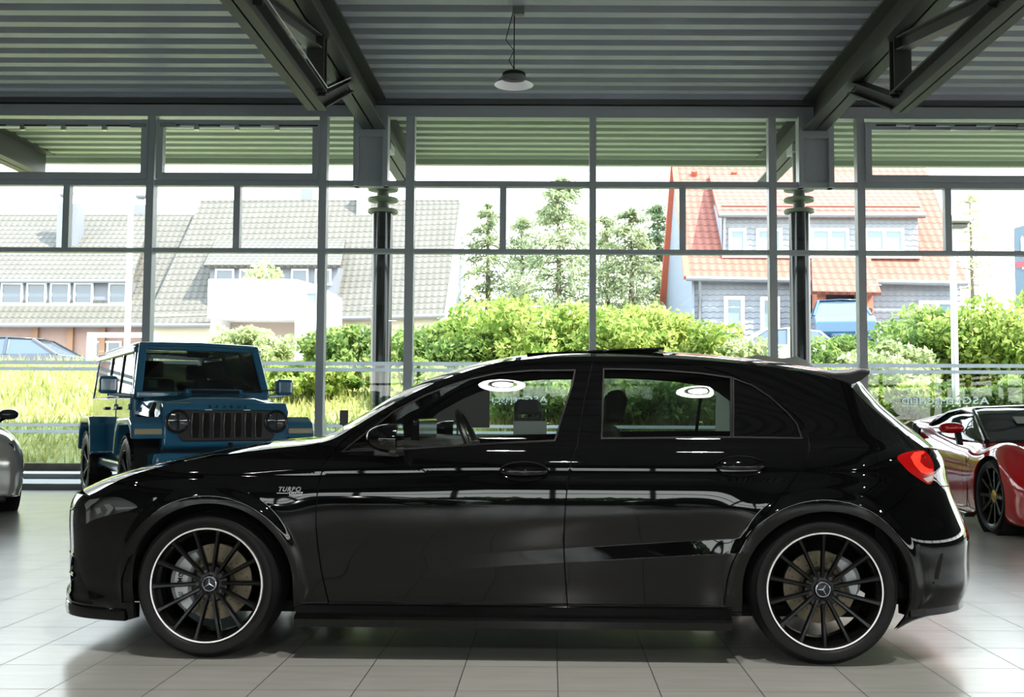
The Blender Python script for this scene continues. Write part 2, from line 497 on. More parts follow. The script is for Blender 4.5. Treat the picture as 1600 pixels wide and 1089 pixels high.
# back wall behind the photographer (what the paint and the glass reflect)
bw = MB()
bw.box(XL, XR, YB - 0.2, YB, 3.3, ZC + 0.2); bw.box(XL, XR, YB - 0.2, YB, 0, 0.9)
S(bw.build('wall_back', M_WALL))
x = XL + 0.1; bp = MB()
while x < XR: bp.box(x - 0.07, x + 0.07, YB - 0.15, YB + 0.02, 0.5, 3.3); x += 2.3
bp.box(XL, XR, YB - 0.15, YB + 0.0, 2.35, 2.45)
S(bp.build('trim_10', mat('dark_frame', srgb(60, 64, 64), 0.5)))
S(MB().add([(XL, YB - 0.1, 0.5), (XR, YB - 0.1, 0.5), (XR, YB - 0.1, 3.3), (XL, YB - 0.1, 3.3)], [(0, 1, 2, 3)]).build('window_50', M_PANE, norm=False))

# ------------------------------------------------------------------ roof girders
GX = [-9.53, -2.73, 4.06, 10.85]
ZB = py2z(197, 578, 15.9)
def ibeam(mb, a, b, w, h, t=0.022):
    a = Vector(a); b = Vector(b); u = Vector((0, 0, 1))
    dd = (b - a).normalized(); sd = dd.cross(u).normalized(); u = sd.cross(dd)
    for off, ww, hh in ((u*(h/2 - t/2), w, t), (-u*(h/2 - t/2), w, t), (Vector((0, 0, 0)), t*0.8, h)):
        mb.bar(a + off, b + off, ww, hh)
def girder(x, lab):
    e = empty('roof_girder', (x, YW - 0.1, ZB), 0, lab, 'roof girder', 'steel girders under the roof')
    H = ZC - ZB - 0.0
    y0, y1 = YB - YW + 0.3, 0.0
    m = MB(); ibeam(m, (0, y0, H/2), (0, y1, H/2), 0.36, H, 0.03); m.build('top_chord', M_BEAM, e)
    ze = -0.86
    yk = [-3.95 - 2.75 * i for i in range(10)]
    m = MB(); ibeam(m, (0, yk[0], ze + 0.13), (0, yk[-1], ze + 0.13), 0.22, 0.24, 0.022); m.build('lower_chord', M_BEAM, e)
    m = MB(); ibeam(m, (0, yk[0], ze + 0.12), (0, -2.2, -0.0), 0.2, 0.16, 0.02); m.build('end_strut', M_BEAM, e)
    for i, y in enumerate(yk[:8]):
        m = MB(); ibeam(m, (0, y - 0.05, ze + 0.2), (0, y - 0.051, 0.02), 0.2, 0.18, 0.02); m.build('post', M_BEAM, e)
        if i < 7:
            m = MB(); ibeam(m, (0, y - 0.15, -0.08), (0, yk[i+1] + 0.1, ze + 0.3), 0.16, 0.16, 0.02); m.build('diagonal', M_BEAM, e)
    # canopy outrigger
    m = MB(); ibeam(m, (0, 0.35, H/2), (0, 3.6, H/2), 0.36, H, 0.03); m.build('outrigger', M_BEAM, e)
    return e
girder(GX[0], 'dark grey steel girder running out of frame at far left')
girder(GX[1], 'dark steel roof girder left of the hanging lamp')
girder(GX[2], 'dark steel roof girder right of the hanging lamp')
girder(GX[3], 'dark steel roof girder outside the frame at far right')
# thin white cable conduit on the left girder
e = MB()
zc_ = ZB - 0.86 + 0.28
e.tube([(GX[1] + 0.12, -2.0, zc_), (GX[1] + 0.12, YW - 4.05, zc_), (GX[1] + 0.12, YW - 2.4, ZB + 0.1)], 0.008, 6)
tag(e.build('cable_conduit', M_WHITE, None, True), 'thin pale cable pipe along the left roof girder', 'cable')
# purlin seen across the deck
for k, yy in enumerate((9.0, 3.6)):
    tag(MB().box(XL, XR, yy - 0.03, yy + 0.03, ZC - 0.10, ZC + 0.0).build('purlin', M_STEEL), 'grey steel purlin crossing under the roof deck at the picture top' if k == 0 else 'grey steel purlin crossing under the roof deck behind the camera', 'purlin', 'purlins')

# high-bay lamps
M_LAMPIN = mat('lamp_reflector', srgb(225, 228, 228), 0.35, emit=((1, 1, 1, 1), 0.08))
M_LED = mat('led_ring', (0.9, 0.9, 0.9, 1), 0.5, emit=((1.0, 0.97, 0.92, 1), 22))
M_LAMPOUT = mat('lamp_shell', srgb(150, 152, 150), 0.4, 0.3)
def lamp(x, y, z, label, R=0.25, on=True, grp='high bay lamps'):
    e = empty('high_bay_lamp', (x, y, z), 0, label, 'lamp', grp)
    k = R / 0.25
    MB().lathe([(0.25*k, 0), (0.245*k, 0.012), (0.14*k, 0.115*k), (0.0, 0.12*k)], 40).build('shade', M_LAMPOUT, e, True)
    MB().lathe([(0.247*k, 0.003), (0.158*k, 0.082*k)], 40).build('reflector', M_LED if on == 2 else M_LAMPIN, e, True)
    if on:
        led = MB().lathe([(0.115*k, 0.075*k), (0.035*k, 0.075*k)], 32)
        led.build('led_ring', M_LED, e)
    if on:
        ld = bpy.data.lights.new('lamp_light', 'AREA'); ld.shape = 'DISK'; ld.size = 0.15*k; ld.energy = 50; ld.color = (1.0, 0.97, 0.93)
        lo = bpy.data.objects.new('lamp_light', ld); COL.objects.link(lo); lo.parent = e; lo.location = (0, 0, .070*k)
    MB().lathe([(0.0, 0.165*k), (0.12*k, 0.165*k), (0.145*k, 0.15*k), (0.15*k, 0.115*k), (0.0, 0.11*k)], 24).build('housing', M_BLACKP, e, True)
    MB().tube([(0, 0, 0.16*k), (0, 0, ZC - z)], 0.007, 6).build('hanger', M_BLACKP, e, True)
    MB().tube([(0.02, 0, 0.17*k), (-0.06, 0, 0.3), (0.0, 0, 0.42), (-0.10, 0, 0.55), (0, 0, ZC - z)], 0.006, 6).build('cable', M_BLACKP, e, True)
    MB().box(-0.02, 0.12, -0.04, 0.04, ZC - z - 0.10, ZC - z).build('junction_box', M_STEEL, e)
    return e
p = at(803, 133, 12.4)
lamp(p.x, p.y, p.z, 'grey hanging high bay lamp with white inside under the ceiling', 0.235, 0)

lamp(-.62, 3.1, 4.9, 'hanging high bay lamp above the hatchback front half', .205, 2)
lamp(1.07, 2.84, 4.9, 'hanging high bay lamp above the hatchback rear half', .205, 2)
for lx_, ly_, ll_ in ((-8.5, 1.5, 'to the left of the hatchback nose'), (9.5, 1.5, 'to the right of the hatchback tail'), (-6.5, -5, 'behind the camera at the left'), (-.5, -5, 'straight behind the camera'), (6.5, -5, 'behind the camera at the right'), (-6.5, -11, 'by the rear windows at the left'), (6.5, -11, 'by the rear windows at the right')):
    lamp(lx_, ly_, 4.9, 'hanging high bay lamp out of view, ' + ll_, .205, 2)
# ------------------------------------------------------------------ the black hatchback
ALPHA = 0.0344
CARX, CARY = -1.496, 5.655
M_PAINT = mat('black_paint', (0.0018, 0.0019, 0.002, 1), 0.02, 0.0, coat=0.0, spec=0.5, ior=1.46)
M_GLOSSB = mat('gloss_black_trim', (0.003, 0.003, 0.003, 1), 0.08)
M_SATINB = mat('satin_black_trim', (0.012, 0.012, 0.012, 1), 0.35)
M_SEAL = mat('rubber_seal', (0.005, 0.005, 0.005, 1), 0.45, spec=.12)
M_INNER = mat('inner_black', (0.003, 0.003, 0.003, 1), 0.9)
M_CABIN = mat('cabin_trim', (0.012, 0.012, 0.012, 1), 0.7)
M_GLF = glass('side_glass', (0.93, 0.97, 0.94), 0.85)
M_GLR = glass('tinted_rear_glass', (0.52, 0.58, 0.54), 0.85)
M_WIND = glass('windscreen_glass', (0.6, 0.68, 0.64), 1.2)

CARM = Matrix.Translation((CARX, CARY, 0)) @ Matrix.Rotation(-ALPHA, 4, 'Z')
CARI = CARM.inverted()

NS = 3.0; WB = 0.885; AF, AR, WHB = 0.87, 0.81, 2.729
def _plan():
    pts = []
    for i in range(200):
        th = PI/2 * i / 199
        pts.append((-AF * math.cos(th) ** (2/NS), WB * math.sin(th) ** (2/NS)))
    for i in range(1, 200): pts.append((WHB * i / 199, WB))
    for i in range(1, 200):
        th = PI/2 * (1 - i / 199)
        pts.append((WHB + AR * math.cos(th) ** (2/NS), WB * math.sin(th) ** (2/NS)))
    return np.array(pts)
_pl = _plan()
_seg = np.hypot(*(np.diff(_pl, axis=0).T)); _cum = np.concatenate([[0], np.cumsum(_seg)])
STOT = _cum[-1]
_ss = np.linspace(0, STOT, 900)
_px = np.interp(_ss, _cum, _pl[:, 0]); _py = np.interp(_ss, _cum, _pl[:, 1])
_k = np.ones(15) / 15
def _sm(a):
    b = np.concatenate([a[0] + (a[0] - a[1:8][::-1]) if False else np.full(7, a[0]), a, np.full(7, a[-1])])
    return np.convolve(b, _k, 'valid')
_tx = np.gradient(_px, _ss); _ty = np.gradient(_py, _ss)
_tx, _ty = _sm(_tx), _sm(_ty)
_tl = np.hypot(_tx, _ty); _nx = -_ty / _tl; _ny = _tx / _tl     # outward normal for this direction of travel
def spl(keys):
    xs = np.array([k[0] for k in keys], float); ys = np.array([k[1] for k in keys], float)
    # monotone cubic (Fritsch-Carlson)
    h = np.diff(xs); d = np.diff(ys) / h; m = np.zeros(len(xs)); m[0] = d[0]; m[-1] = d[-1]
    for i in range(1, len(xs) - 1):
        m[i] = 0 if d[i-1]*d[i] <= 0 else 3*(h[i-1]+h[i]) / ((2*h[i]+h[i-1])/d[i-1] + (h[i]+2*h[i-1])/d[i])
    def f(x):
        x = np.clip(x, xs[0], xs[-1]); i = np.clip(np.searchsorted(xs, x) - 1, 0, len(xs) - 2)
        t = (x - xs[i]) / h[i]
        return ((2*t**3-3*t**2+1)*ys[i] + (t**3-2*t**2+t)*h[i]*m[i] + (-2*t**3+3*t**2)*ys[i+1] + (t**3-t**2)*h[i]*m[i+1])
    return f
def natural(keys):
    """C2 cubic spline"""
    xs = np.array([k[0] for k in keys], float); ys = np.array([k[1] for k in keys], float); n = len(xs); h = np.diff(xs)
    A = np.zeros((n, n)); r = np.zeros(n); A[0, 0] = A[-1, -1] = 1
    for i in range(1, n - 1):
        A[i, i-1] = h[i-1]; A[i, i] = 2*(h[i-1]+h[i]); A[i, i+1] = h[i]
        r[i] = 6*((ys[i+1]-ys[i])/h[i] - (ys[i]-ys[i-1])/h[i-1])
    M = np.linalg.solve(A, r)
    def f(x):
        x = np.clip(x, xs[0], xs[-1]); i = np.clip(np.searchsorted(xs, x) - 1, 0, n - 2)
        a = (xs[i+1]-x)/h[i]; b = (x-xs[i])/h[i]
        return a*ys[i] + b*ys[i+1] + ((a**3-a)*M[i] + (b**3-b)*M[i+1])*h[i]**2/6
    return f
D_DOOR = natural([(.08,-.085),(.14,-.066),(.2,-.054),(.30,-.038),(.40,-.027),(.5,-.014),(.60,-.003),(.67,0),(.74,-.003),(.79,-.0095),(.835,-.0185),(.852,-.0197),(.870,-.0222),(.90,-.030),(.93,-.046),(.96,-.078),
                (1.0,-.105),(1.1,-.152),(1.2,-.206),(1.3,-.268),(1.38,-.325),(1.5,-.42)])
D_FRONT = natural([(.08,-.12),(.13,-.05),(.17,-.012),(.205,.0),(.235,.005),(.26,-.006),(.32,-.010),(.45,-.006),(.55,.0),(.62,.0),(.68,-.014),(.73,-.05),(.78,-.10),(.9,-.2),(1.5,-.6)])
D_REAR = natural([(.08,-.30),(.13,-.22),(.166,-.14),(.208,-.05),(.243,-.022),(.307,0),(.4,.002),(.545,0),(.60,-.02),(.674,-.05),(.74,-.073),(.812,-.088),(.883,-.105),(.95,-.15),(1.0,-.20),(1.1,-.29),(1.2,-.36),(1.5,-.5)])
def np_smooth(e0, e1, x):
    t = np.clip((x - e0) / (e1 - e0), 0, 1); return t*t*(3-2*t)
def sheet(s, z, inset=0.0):
    """the painted skin of one side: s runs along the plan outline from the middle of the nose, z is height"""
    s = np.asarray(s, float); z = np.asarray(z, float)
    x = np.interp(s, _ss, _px); w = np.interp(s, _ss, _py)
    nx = np.interp(s, _ss, _nx); ny = np.interp(s, _ss, _ny)
    fr = 1 - np_smooth(-.78, -.30, x); rr = np_smooth(WHB + .16, WHB + .62, x)
    zc = z + .045 * np.clip((1.25 - x)/1.4, 0, 1) * np_smooth(.72, .80, z) * (1 - np_smooth(.90, .96, z))
    off = D_DOOR(zc) * (1-fr) * (1-rr) + D_FRONT(z) * fr + D_REAR(z) * rr
    # greenhouse narrows towards the tail
    off = off - .14 * np_smooth(2.25, 3.3, x) * (1-rr) * np.clip((z - .93)/.4, 0, 1.2)
    # haunch over the rear wheel and front arch bulge
    for xc, amp in ((0.0, .010), (WHB, .013)):
        r = np.hypot(x - xc, z - .325)
        off = off + amp * np.exp(-((r - .40)/.12)**2) * (z > -1)
        off = off + .014 * (1 - np_smooth(.395, .445, r)) * np_smooth(.2, .3, z)
    # hollow in the lower half of the doors
    # crease low on the doors with a hollow above it
    u = z - (.38 + .066 * (x - .81))
    g = np.where(u < .065, np.clip(u, 0, 1)/.065, np.where(u < .21, .5 + .5*np.cos(PI*(u - .065)/.145), 0.0))
    off = off - .0125 * g * np_smooth(.75, 1.9, x) * (1 - np_smooth(2.32, 2.48, x)) * (np.abs(x - 1.36) < 1.3)
    off = off - inset
    return np.stack([x + nx*off, w + ny*off, z], -1)       # (x, w, z); w is outward
def car_pt(p, side=1):
    return (float(p[0]), float(-p[1]*side), float(p[2]))

# ray casting table: pixel -> (s, z)
_S = np.linspace(0.02, STOT - .02, 330); _Z = np.linspace(.085, 1.45, 130)
_gs, _gz = np.meshgrid(_S, _Z, indexing='ij')
_gp = sheet(_gs, _gz)
_vv = [CARM @ Vector(car_pt(p)) for p in _gp.reshape(-1, 3)]
_nz = len(_Z); _ff = [(i*_nz+j, (i+1)*_nz+j, (i+1)*_nz+j+1, i*_nz+j+1) for i in range(len(_S)-1) for j in range(_nz-1)]
_bvh = BVHTree.FromPolygons(_vv, _ff)
def hit(px, py):
    for k in range(14):
        loc, nor, idx, dist = _bvh.ray_cast(CAM, ray(px + (k if px < 800 else -k), py))
        if loc is not None: break
    if loc is None: raise ValueError('no hit %s %s' % (px, py))
    i, j = divmod(idx, _nz - 1)
    a, b, c = Vector(_vv[i*_nz+j]), Vector(_vv[(i+1)*_nz+j]), Vector(_vv[i*_nz+j+1])
    e1, e2, d = b - a, c - a, loc - a
    A = np.array([[e1.dot(e1), e1.dot(e2)], [e1.dot(e2), e2.dot(e2)]]); r = np.linalg.solve(A, [d.dot(e1), d.dot(e2)])
    return (_S[i] + r[0]*(_S[1]-_S[0]), _Z[j] + r[1]*(_Z[1]-_Z[0]))
def hits(L): return [hit(*p) for p in L]
def s_of_x(x): return float(np.interp(x, _px, _ss))

def dense(poly, step=.02, closed=True):
    out = []; n = len(poly)
    for i in range(n if closed else n - 1):
        a = np.array(poly[i]); b = np.array(poly[(i+1) % n]); m = max(1, int(np.hypot(*(b-a)) / step))
        for k in range(m): out.append(tuple(a + (b-a)*k/m))
    if not closed: out.append(tuple(poly[-1]))
    return out
def curve2(pts, n=6, closed=False):
    if closed:
        P = [Vector((p[0], p[1], 0)) for p in pts]; out = []; m = len(P)
        for i in range(m):
            p0, p1, p2, p3 = P[i-1], P[i], P[(i+1) % m], P[(i+2) % m]
            for k in range(n):
                t = k/n; q = 0.5*((2*p1)+(p2-p0)*t+(2*p0-5*p1+4*p2-p3)*t*t+(3*p1-p0-3*p2+p3)*t*t*t); out.append((q.x, q.y))
        return out
    return [(q.x, q.y) for q in cr([(p[0], p[1], 0) for p in pts], n)]
def strip(line, w):
    L = [np.array(p) for p in line]; a = []; b = []
    for i in range(len(L)):
        d = L[min(i+1, len(L)-1)] - L[max(i-1, 0)]; d = d / (np.hypot(*d) + 1e-9); n = np.array([-d[1], d[0]])
        a.append(tuple(L[i] + n*w/2)); b.append(tuple(L[i] - n*w/2))
    return a + b[::-1]
def grow(poly, w):
    P = [np.array(p) for p in poly]; n = len(P); ar = sum(P[i][0]*P[(i+1) % n][1] - P[(i+1) % n][0]*P[i][1] for i in range(n))
    sg = 1 if ar > 0 else -1; out = []
    for i in range(n):
        d1 = P[i] - P[i-1]; d2 = P[(i+1) % n] - P[i]
        d1 = d1/(np.hypot(*d1)+1e-9); d2 = d2/(np.hypot(*d2)+1e-9)
        nn = np.array([d1[1]+d2[1], -(d1[0]+d2[0])])*sg; l = np.hypot(*nn); nn = nn/(l+1e-9)
        c = max(.4, float(np.dot(nn, np.array([d1[1], -d1[0]])*sg)))
        out.append(tuple(P[i] + nn*w/c))
    return out
def inside(poly, x, y):
    r = np.zeros(len(x), bool); n = len(poly)
    for i in range(n):
        x1, y1 = poly[i]; x2, y2 = poly[(i+1) % n]
        if y1 == y2: continue
        c = ((y1 > y) != (y2 > y)) & (x < (x2-x1)*(y-y1)/(y2-y1)+x1)
        r ^= c
    return r

# ---- outlines traced on the flank, turned into (s, z) on the skin
rail_px = [(553, 667), (575, 654), (610, 633.5), (665, 604.5), (720, 583), (775, 567.5), (840, 559.5), (900, 557), (1000, 557.5), (1080, 561.5), (1162, 568.5), (1230, 578),
           (1279, 587), (1308, 595), (1328, 603), (1345, 621), (1362, 637), (1391, 662), (1417, 680), (1444, 699)]
rail_h = hits(rail_px)
rail_sz = hits([(140, 774), (200, 744.5), (300, 718), (410, 702.5), (506, 690.5)]) + rail_h
s_end = rail_sz[-1][0]
top_line = [(0.0, .70), (s_of_x(-.85), .70)] + curve2(rail_sz, 5) + [(s_end + .15, .925), (STOT, .925)]
_tls = np.array([p[0] for p in top_line]); _tlz = np.array([p[1] for p in top_line])
sill_z = .215
bot_line = [(0, .175), (s_of_x(-.7), .165), (s_of_x(-.40), .150), (s_of_x(-.33), .17), (s_of_x(.35), .20), (s_of_x(.42), sill_z), (s_of_x(2.33), sill_z),
            (s_of_x(2.40), .20), (s_of_x(3.05), .15), (s_of_x(3.10), .125), (s_of_x(3.28), .16), (s_of_x(3.36), .19), (STOT - .2, .24), (STOT, .25)]
bot_line = [(float(a), float(b)) for a, b in bot_line]
domain = dense(bot_line, .02, False) + dense(top_line[::-1], .02, False)

def arch(xc, zc, rx, rz, n=40, zb=0.0):
    out = [(s_of_x(xc - rx), zb)]
    for i in range(n + 1):
        a = PI - PI*i/n; out.append((s_of_x(xc + rx*math.cos(a)), zc + rz*math.sin(a)))
    out.append((s_of_x(xc + rx), zb)); return out
archF = arch(.012, .325, .372, .362); archR = arch(.0 + WHB + .012, .325, .368, .345)

dlo_front = [(538, 704), (566, 682), (595, 660), (616, 643.5), (665, 618.5), (700, 604.5), (737, 593), (775, 584.5), (830, 580), (897, 579.5), (893, 600), (880, 640), (866, 687), (800, 690), (748, 692.7), (632, 700)]
dlo_rear = [(944.5, 577.5), (990, 578), (1038, 580), (1093, 584), (1141, 591), (1141, 681.5), (941.5, 683.5)]
dlo_q = [(1147, 592.5), (1175, 603), (1203, 621.5), (1229, 645), (1244, 663), (1251, 683), (1147, 681.5)]
G1, G2, G3 = [hits(curve2(p, 1) if False else p) for p in (dlo_front, dlo_rear, dlo_q)]
seal = [grow(g, .0075) for g in (G1, G2, G3)]
doorA = curve2(hits([(551, 676), (533, 692), (519, 708), (511, 718), (505, 731), (497.5, 759), (494, 799), (494.5, 830), (501, 884), (516, 952)]), 5)
doorB = curve2(hits([(926, 566), (919, 596), (908, 655), (902, 695), (894, 715), (886, 764), (881.5, 828), (882, 880), (887, 950)]), 5)
doorC = curve2(hits([(1100, 574), (1140, 585), (1189, 611), (1231, 641), (1256, 664), (1264, 690), (1263, 708), (1255, 729), (1218, 778), (1176, 828), (1150, 868), (1137, 905), (1131, 946)]), 5)
bumpF = curve2(hits([(236, 809), (222, 815), (200, 805)]), 5)
def ext(line, dz0=0, dz1=-.05):
    return [(line[0][0], line[0][1] + dz0)] + line + [(line[-1][0], line[-1][1] + dz1)]
railline_low = [(p[0], p[1] - .030) for p in curve2(rail_sz[5:], 3)]
def below_top(a, b):
    """the line under the roof rail between two s positions"""
    return [q for q in railline_low if min(a, b) < q[0] < max(a, b)]
dA, dB, dC = doorA, doorB, doorC
front_door = [(dA[0][0], np.interp(dA[0][0], _tls, _tlz) - .028)] + below_top(dA[0][0], dB[0][0]) + dB + [(dB[-1][0], sill_z - .01), (dA[-1][0], sill_z - .01)] + dA[::-1]
cl = sorted([q for q in railline_low if dB[0][0] < q[0] < dC[0][0]])
rear_door = [(dB[0][0], dB[0][1])] + cl + dC + [(dC[-1][0], sill_z - .01), (dB[-1][0], sill_z - .01)] + dB[::-1]
GAP = .0055
flap = curve2(hits([(1296, 700), (1330, 699), (1362, 702), (1370, 715), (1372, 742), (1362, 751), (1330, 750), (1298, 742), (1288, 725), (1288, 706)]), 4, True)
bumpR_line = curve2(hits([(1372, 807), (1390, 797), (1412, 778), (1426, 760), (1440, 760)]), 5)
bumpR_line = bumpR_line + [(STOT - .01, bumpR_line[-1][1] - .03)]
bumpF_line = [hit(236, 807)] + [hit(215, 800)] + [(s_of_x(-.62), .66), (s_of_x(-.8), .62), (0.01, .60)]
headl = curve2(hits([(122, 797), (131.4, 783.5), (150.5, 778), (182, 776.5), (200, 782), (214, 790.5), (206, 796.5), (162, 807), (141.7, 814), (127.5, 821)]), 4, True)
taill = curve2(hits([(1402, 714), (1418, 706), (1441, 703.5), (1450, 709), (1458, 723), (1459.5, 742), (1457, 753), (1449, 756), (1424, 740), (1409, 725)]), 3, True)
vent_f = hits([(200, 872), (207, 866), (222, 866), (213, 900), (205, 942), (190, 942), (189, 905)])
intake = hits([(112, 868), (118, 872), (140, 935), (146, 944), (112, 938), (109, 900)])
grille = [(0.005, .345), (s_of_x(-.862), .345), (s_of_x(-.80), .47), (s_of_x(-.79), .60), (s_of_x(-.82), .665), (0.005, .675)]
regions = []      # (name, polygon, priority order first wins)
def R(name, poly): regions.append((name, dense([(float(a), float(b)) for a, b in poly], .03)))
R('hole', archF); R('hole', archR)
for nm, g in (('glass_front', G1), ('glass_rear', G2), ('glass_quarter', G3)): R(nm, g)
for g in seal: R('seal', g)
gl_ = [dense(strip(l, GAP), .03) for l in (dA, dB, dC)]
for l in (dA, dB, dC): R('gap', strip(dense(l, .02, False), GAP))
R('gap', strip(dense([(p[0], p[1]) for p in below_top(dA[0][0], dC[0][0])] , .02, False), .004))
tail_c = hits([(1422.6, 714), (1428.5, 706.5), (1441.7, 704.5), (1445, 707), (1438.8, 711), (1437.3, 721.7), (1445, 729.5), (1452.5, 733), (1457, 732), (1457, 738), (1447.6, 740.8), (1438.8, 737.9), (1428.5, 726)])
tail_w = hits([(1442, 747.5), (1457, 743.5), (1456, 751), (1449.5, 754)])
R('head', headl); R('tail_c', tail_c); R('tail_w', tail_w); R('tail', taill)
R('gap', strip(dense(flap + [flap[0]], .02, False), .003))
R('gap', strip(dense(bumpR_line, .02, False), .004)); R('gap', strip(dense(bumpF_line, .02, False), .004))
R('gap', strip([(dA[-1][0] - .3, sill_z + .006), (dC[-1][0] + .1, sill_z + .006)], .006))
R('vent', vent_f); R('intake', intake); R('grille', grille)
R('door_front', front_door); R('door_rear', rear_door)
bumper_front = [(0, .05), (s_of_x(-.36), .05), (s_of_x(-.36), .5)] + bumpF_line
R('bumper_front', bumper_front)
bumper_rear = [(s_of_x(2.729 + .365), .05), (s_of_x(2.729 + .375), .45)] + bumpR_line + [(STOT, .05)]
R('bumper_rear', bumper_rear)

def triangulate():
    pts = []; edges = []
    def addpoly(poly, closed=True):
        o = len(pts); pts.extend(poly); n = len(poly)
        for i in range(n if closed else n-1): edges.append((o+i, o+(i+1) % n))
    addpoly(domain)
    for nm, p in regions: addpoly(p)
    gs = np.arange(.012, STOT, .0205); gz = np.arange(.13, 1.42, .0155)
    X, Z = np.meshgrid(gs, gz); X = X.ravel(); Z = Z.ravel()
    k = inside(domain, X, Z); X = X[k]; Z = Z[k]
    pts.extend(list(zip(X.tolist(), Z.tolist())))
    for xc in (0.0, WHB):
        s0 = s_of_x(xc)
        for r in np.arange(.378, .475, .0075):
            for a in np.arange(.02, PI, .0075*1.6/r):
                q = (s_of_x(xc + r*math.cos(a)), .325 + r*math.sin(a))
                pts.append(q)
    for xq in np.arange(.55, 2.5, .0105):
        for dz in (-.008, -.003, .0, .003, .008, .020, .035, .050, .062, .068, .080, .1, .13):
            pts.append((s_of_x(xq), .38 + .066*(xq - .81) + dz))
    r = delaunay_2d_cdt([Vector(p) for p in pts], edges, [], 0, 1e-5)
    V = np.array([(v.x, v.y) for v in r[0]]); F = np.array([f for f in r[2] if len(f) == 3])
    c = V[F].mean(1)
    ok = inside(domain, c[:, 0], c[:, 1])
    F = F[ok]; c = c[ok]
    lab = np.full(len(F), -1)
    for i, (nm, p) in reversed(list(enumerate(regions))):
        lab[inside(p, c[:, 0], c[:, 1])] = i
    return V, F, c, lab
_V, _F, _c, _lab = triangulate()
REG = {}
for i, f in enumerate(_F):
    l = _lab[i]
    nm = regions[l][0] if l >= 0 else ('fender' if _c[i][0] < dA[5][0] and _c[i][1] < 1.0 and _c[i][0] < s_of_x(.9) else 'quarter')
    REG.setdefault(nm, []).append(i)

def skin_part(name, regs, material, parent, side=1, inset=0.0, only=None):
    idx = [i for r in regs for i in REG.get(r, [])]
    if only is not None: idx = [i for i in idx if only(_c[i])]
    if not idx: return None
    F = _F[idx]; used, inv = np.unique(F, return_inverse=True); F = inv.reshape(F.shape)
    P = _V[used]; s, z = P[:, 0], P[:, 1]; e = .003
    p = sheet(s, z, inset)
    du = sheet(s + e, z) - sheet(s - e, z); dv = sheet(s, z + e) - sheet(s, z - e)
    n = np.cross(du, dv); n /= np.linalg.norm(n, axis=1)[:, None]
    # make the normal point outwards
    flip = (n[:, 1] < 0) & (np.abs(n[:, 1]) > .05) | ((np.abs(n[:, 1]) <= .05) & (np.sign(n[:, 0]) != np.sign(p[:, 0] - 1.3)))
    n[flip] *= -1
    co = np.stack([p[:, 0], -p[:, 1]*side, p[:, 2]], 1); nn = np.stack([n[:, 0], -n[:, 1]*side, n[:, 2]], 1)
    me = bpy.data.meshes.new(name)
    a, b, c = co[F[:, 0]], co[F[:, 1]], co[F[:, 2]]
    fn = np.cross(b-a, c-a); sg = (fn * nn[F[:, 0]]).sum(1)
    F[sg < 0] = F[sg < 0][:, ::-1]
    me.from_pydata(co.tolist(), [], F.tolist()); me.update()
    for pl in me.polygons: pl.use_smooth = True
    me.normals_split_custom_set_from_vertices([tuple(v) for v in nn])
    me.materials.append(material)
    ob = bpy.data.objects.new(name, me); COL.objects.link(ob); ob.parent = parent
    return ob

CAR = empty('hatchback', (CARX, CARY, 0), -ALPHA, 'glossy black hatchback parked side-on in front, facing left', 'car')
for side in (1, -1):
    nr = 'near' if side == 1 else 'far'
    skin_part('fender', ['fender'], M_PAINT, CAR, side)
    qp = skin_part('side_panel', ['quarter'], M_PAINT, CAR, side)
    fd = skin_part('front_door', ['door_front'], M_PAINT, CAR, side)
    rd = skin_part('rear_door', ['door_rear'], M_PAINT, CAR, side)
    skin_part('front_bumper', ['bumper_front'], M_PAINT, CAR, side)
    skin_part('rear_bumper', ['bumper_rear'], M_PAINT, CAR, side)
    skin_part('window_glass', ['glass_front'], M_GLF, fd, side, .006)
    skin_part('window_glass', ['glass_rear'], M_GLR, rd, side, .006)
    skin_part('quarter_window', ['glass_quarter'], M_PAINT if side == 1 else M_GLR, CAR, side, .004)
    skin_part('window_seal', ['seal'], M_SEAL, CAR, side, -.001)
    skin_part('air_vent', ['vent'], M_INNER, CAR, side, .012)
    skin_part('bumper_intake', ['intake'], M_INNER, CAR, side, .012); skin_part('radiator_grille', ['grille'], M_INNER, CAR, side, .012)
    allr = [r for r in REG if r not in ('hole', 'head', 'glass_front', 'glass_rear', 'glass_quarter')]
    skin_part('inner_shell', allr, M_INNER, CAR, side, .016)
M_HLGLASS = glass('lamp_cover_glass', (0.9, 0.9, 0.9), 1.3)
def on_skin(px, py, inset=0.0):
    s, z = hit(px, py); return sheet(np.array([s]), np.array([z]), inset)[0], s, z
M_TAILC = mat('tail_guide_red', srgb(255, 70, 50), 0.1, emit=(srgb(255, 40, 24), 0.35))
M_TAIL = mat('tail_lens_red', srgb(170, 8, 10), 0.08, emit=(srgb(255, 20, 12), 0.02))
for side in (1, -1):
    hl = skin_part('headlight', ['head'], M_HLGLASS, CAR, side, .0)
    skin_part('reflector_bowl', ['head'], mat('headlight_inner', srgb(150, 154, 156), 0.25, 0.4), hl, side, .035)
    tlo = skin_part('taillight', ['tail'], M_TAIL, CAR, side, .0)
    skin_part('light_guide', ['tail_c'], M_TAILC, tlo, side, -.001); skin_part('reversing_lens', ['tail_w'], mat('clear_lens', srgb(200, 196, 190), .1), tlo, side, -.001)
    for bx, by, br_ in ((1443, 715, .011), (1451, 724, .009)):
        (q_, s_, z_) = on_skin(bx, by, .004); MB().sphere((q_[0], -q_[1]*side, q_[2]), br_, br_*.6, br_, 14, 8).build('lens_bubble', mat('dark_red_bubble', srgb(70, 6, 10), .05), tlo, True)

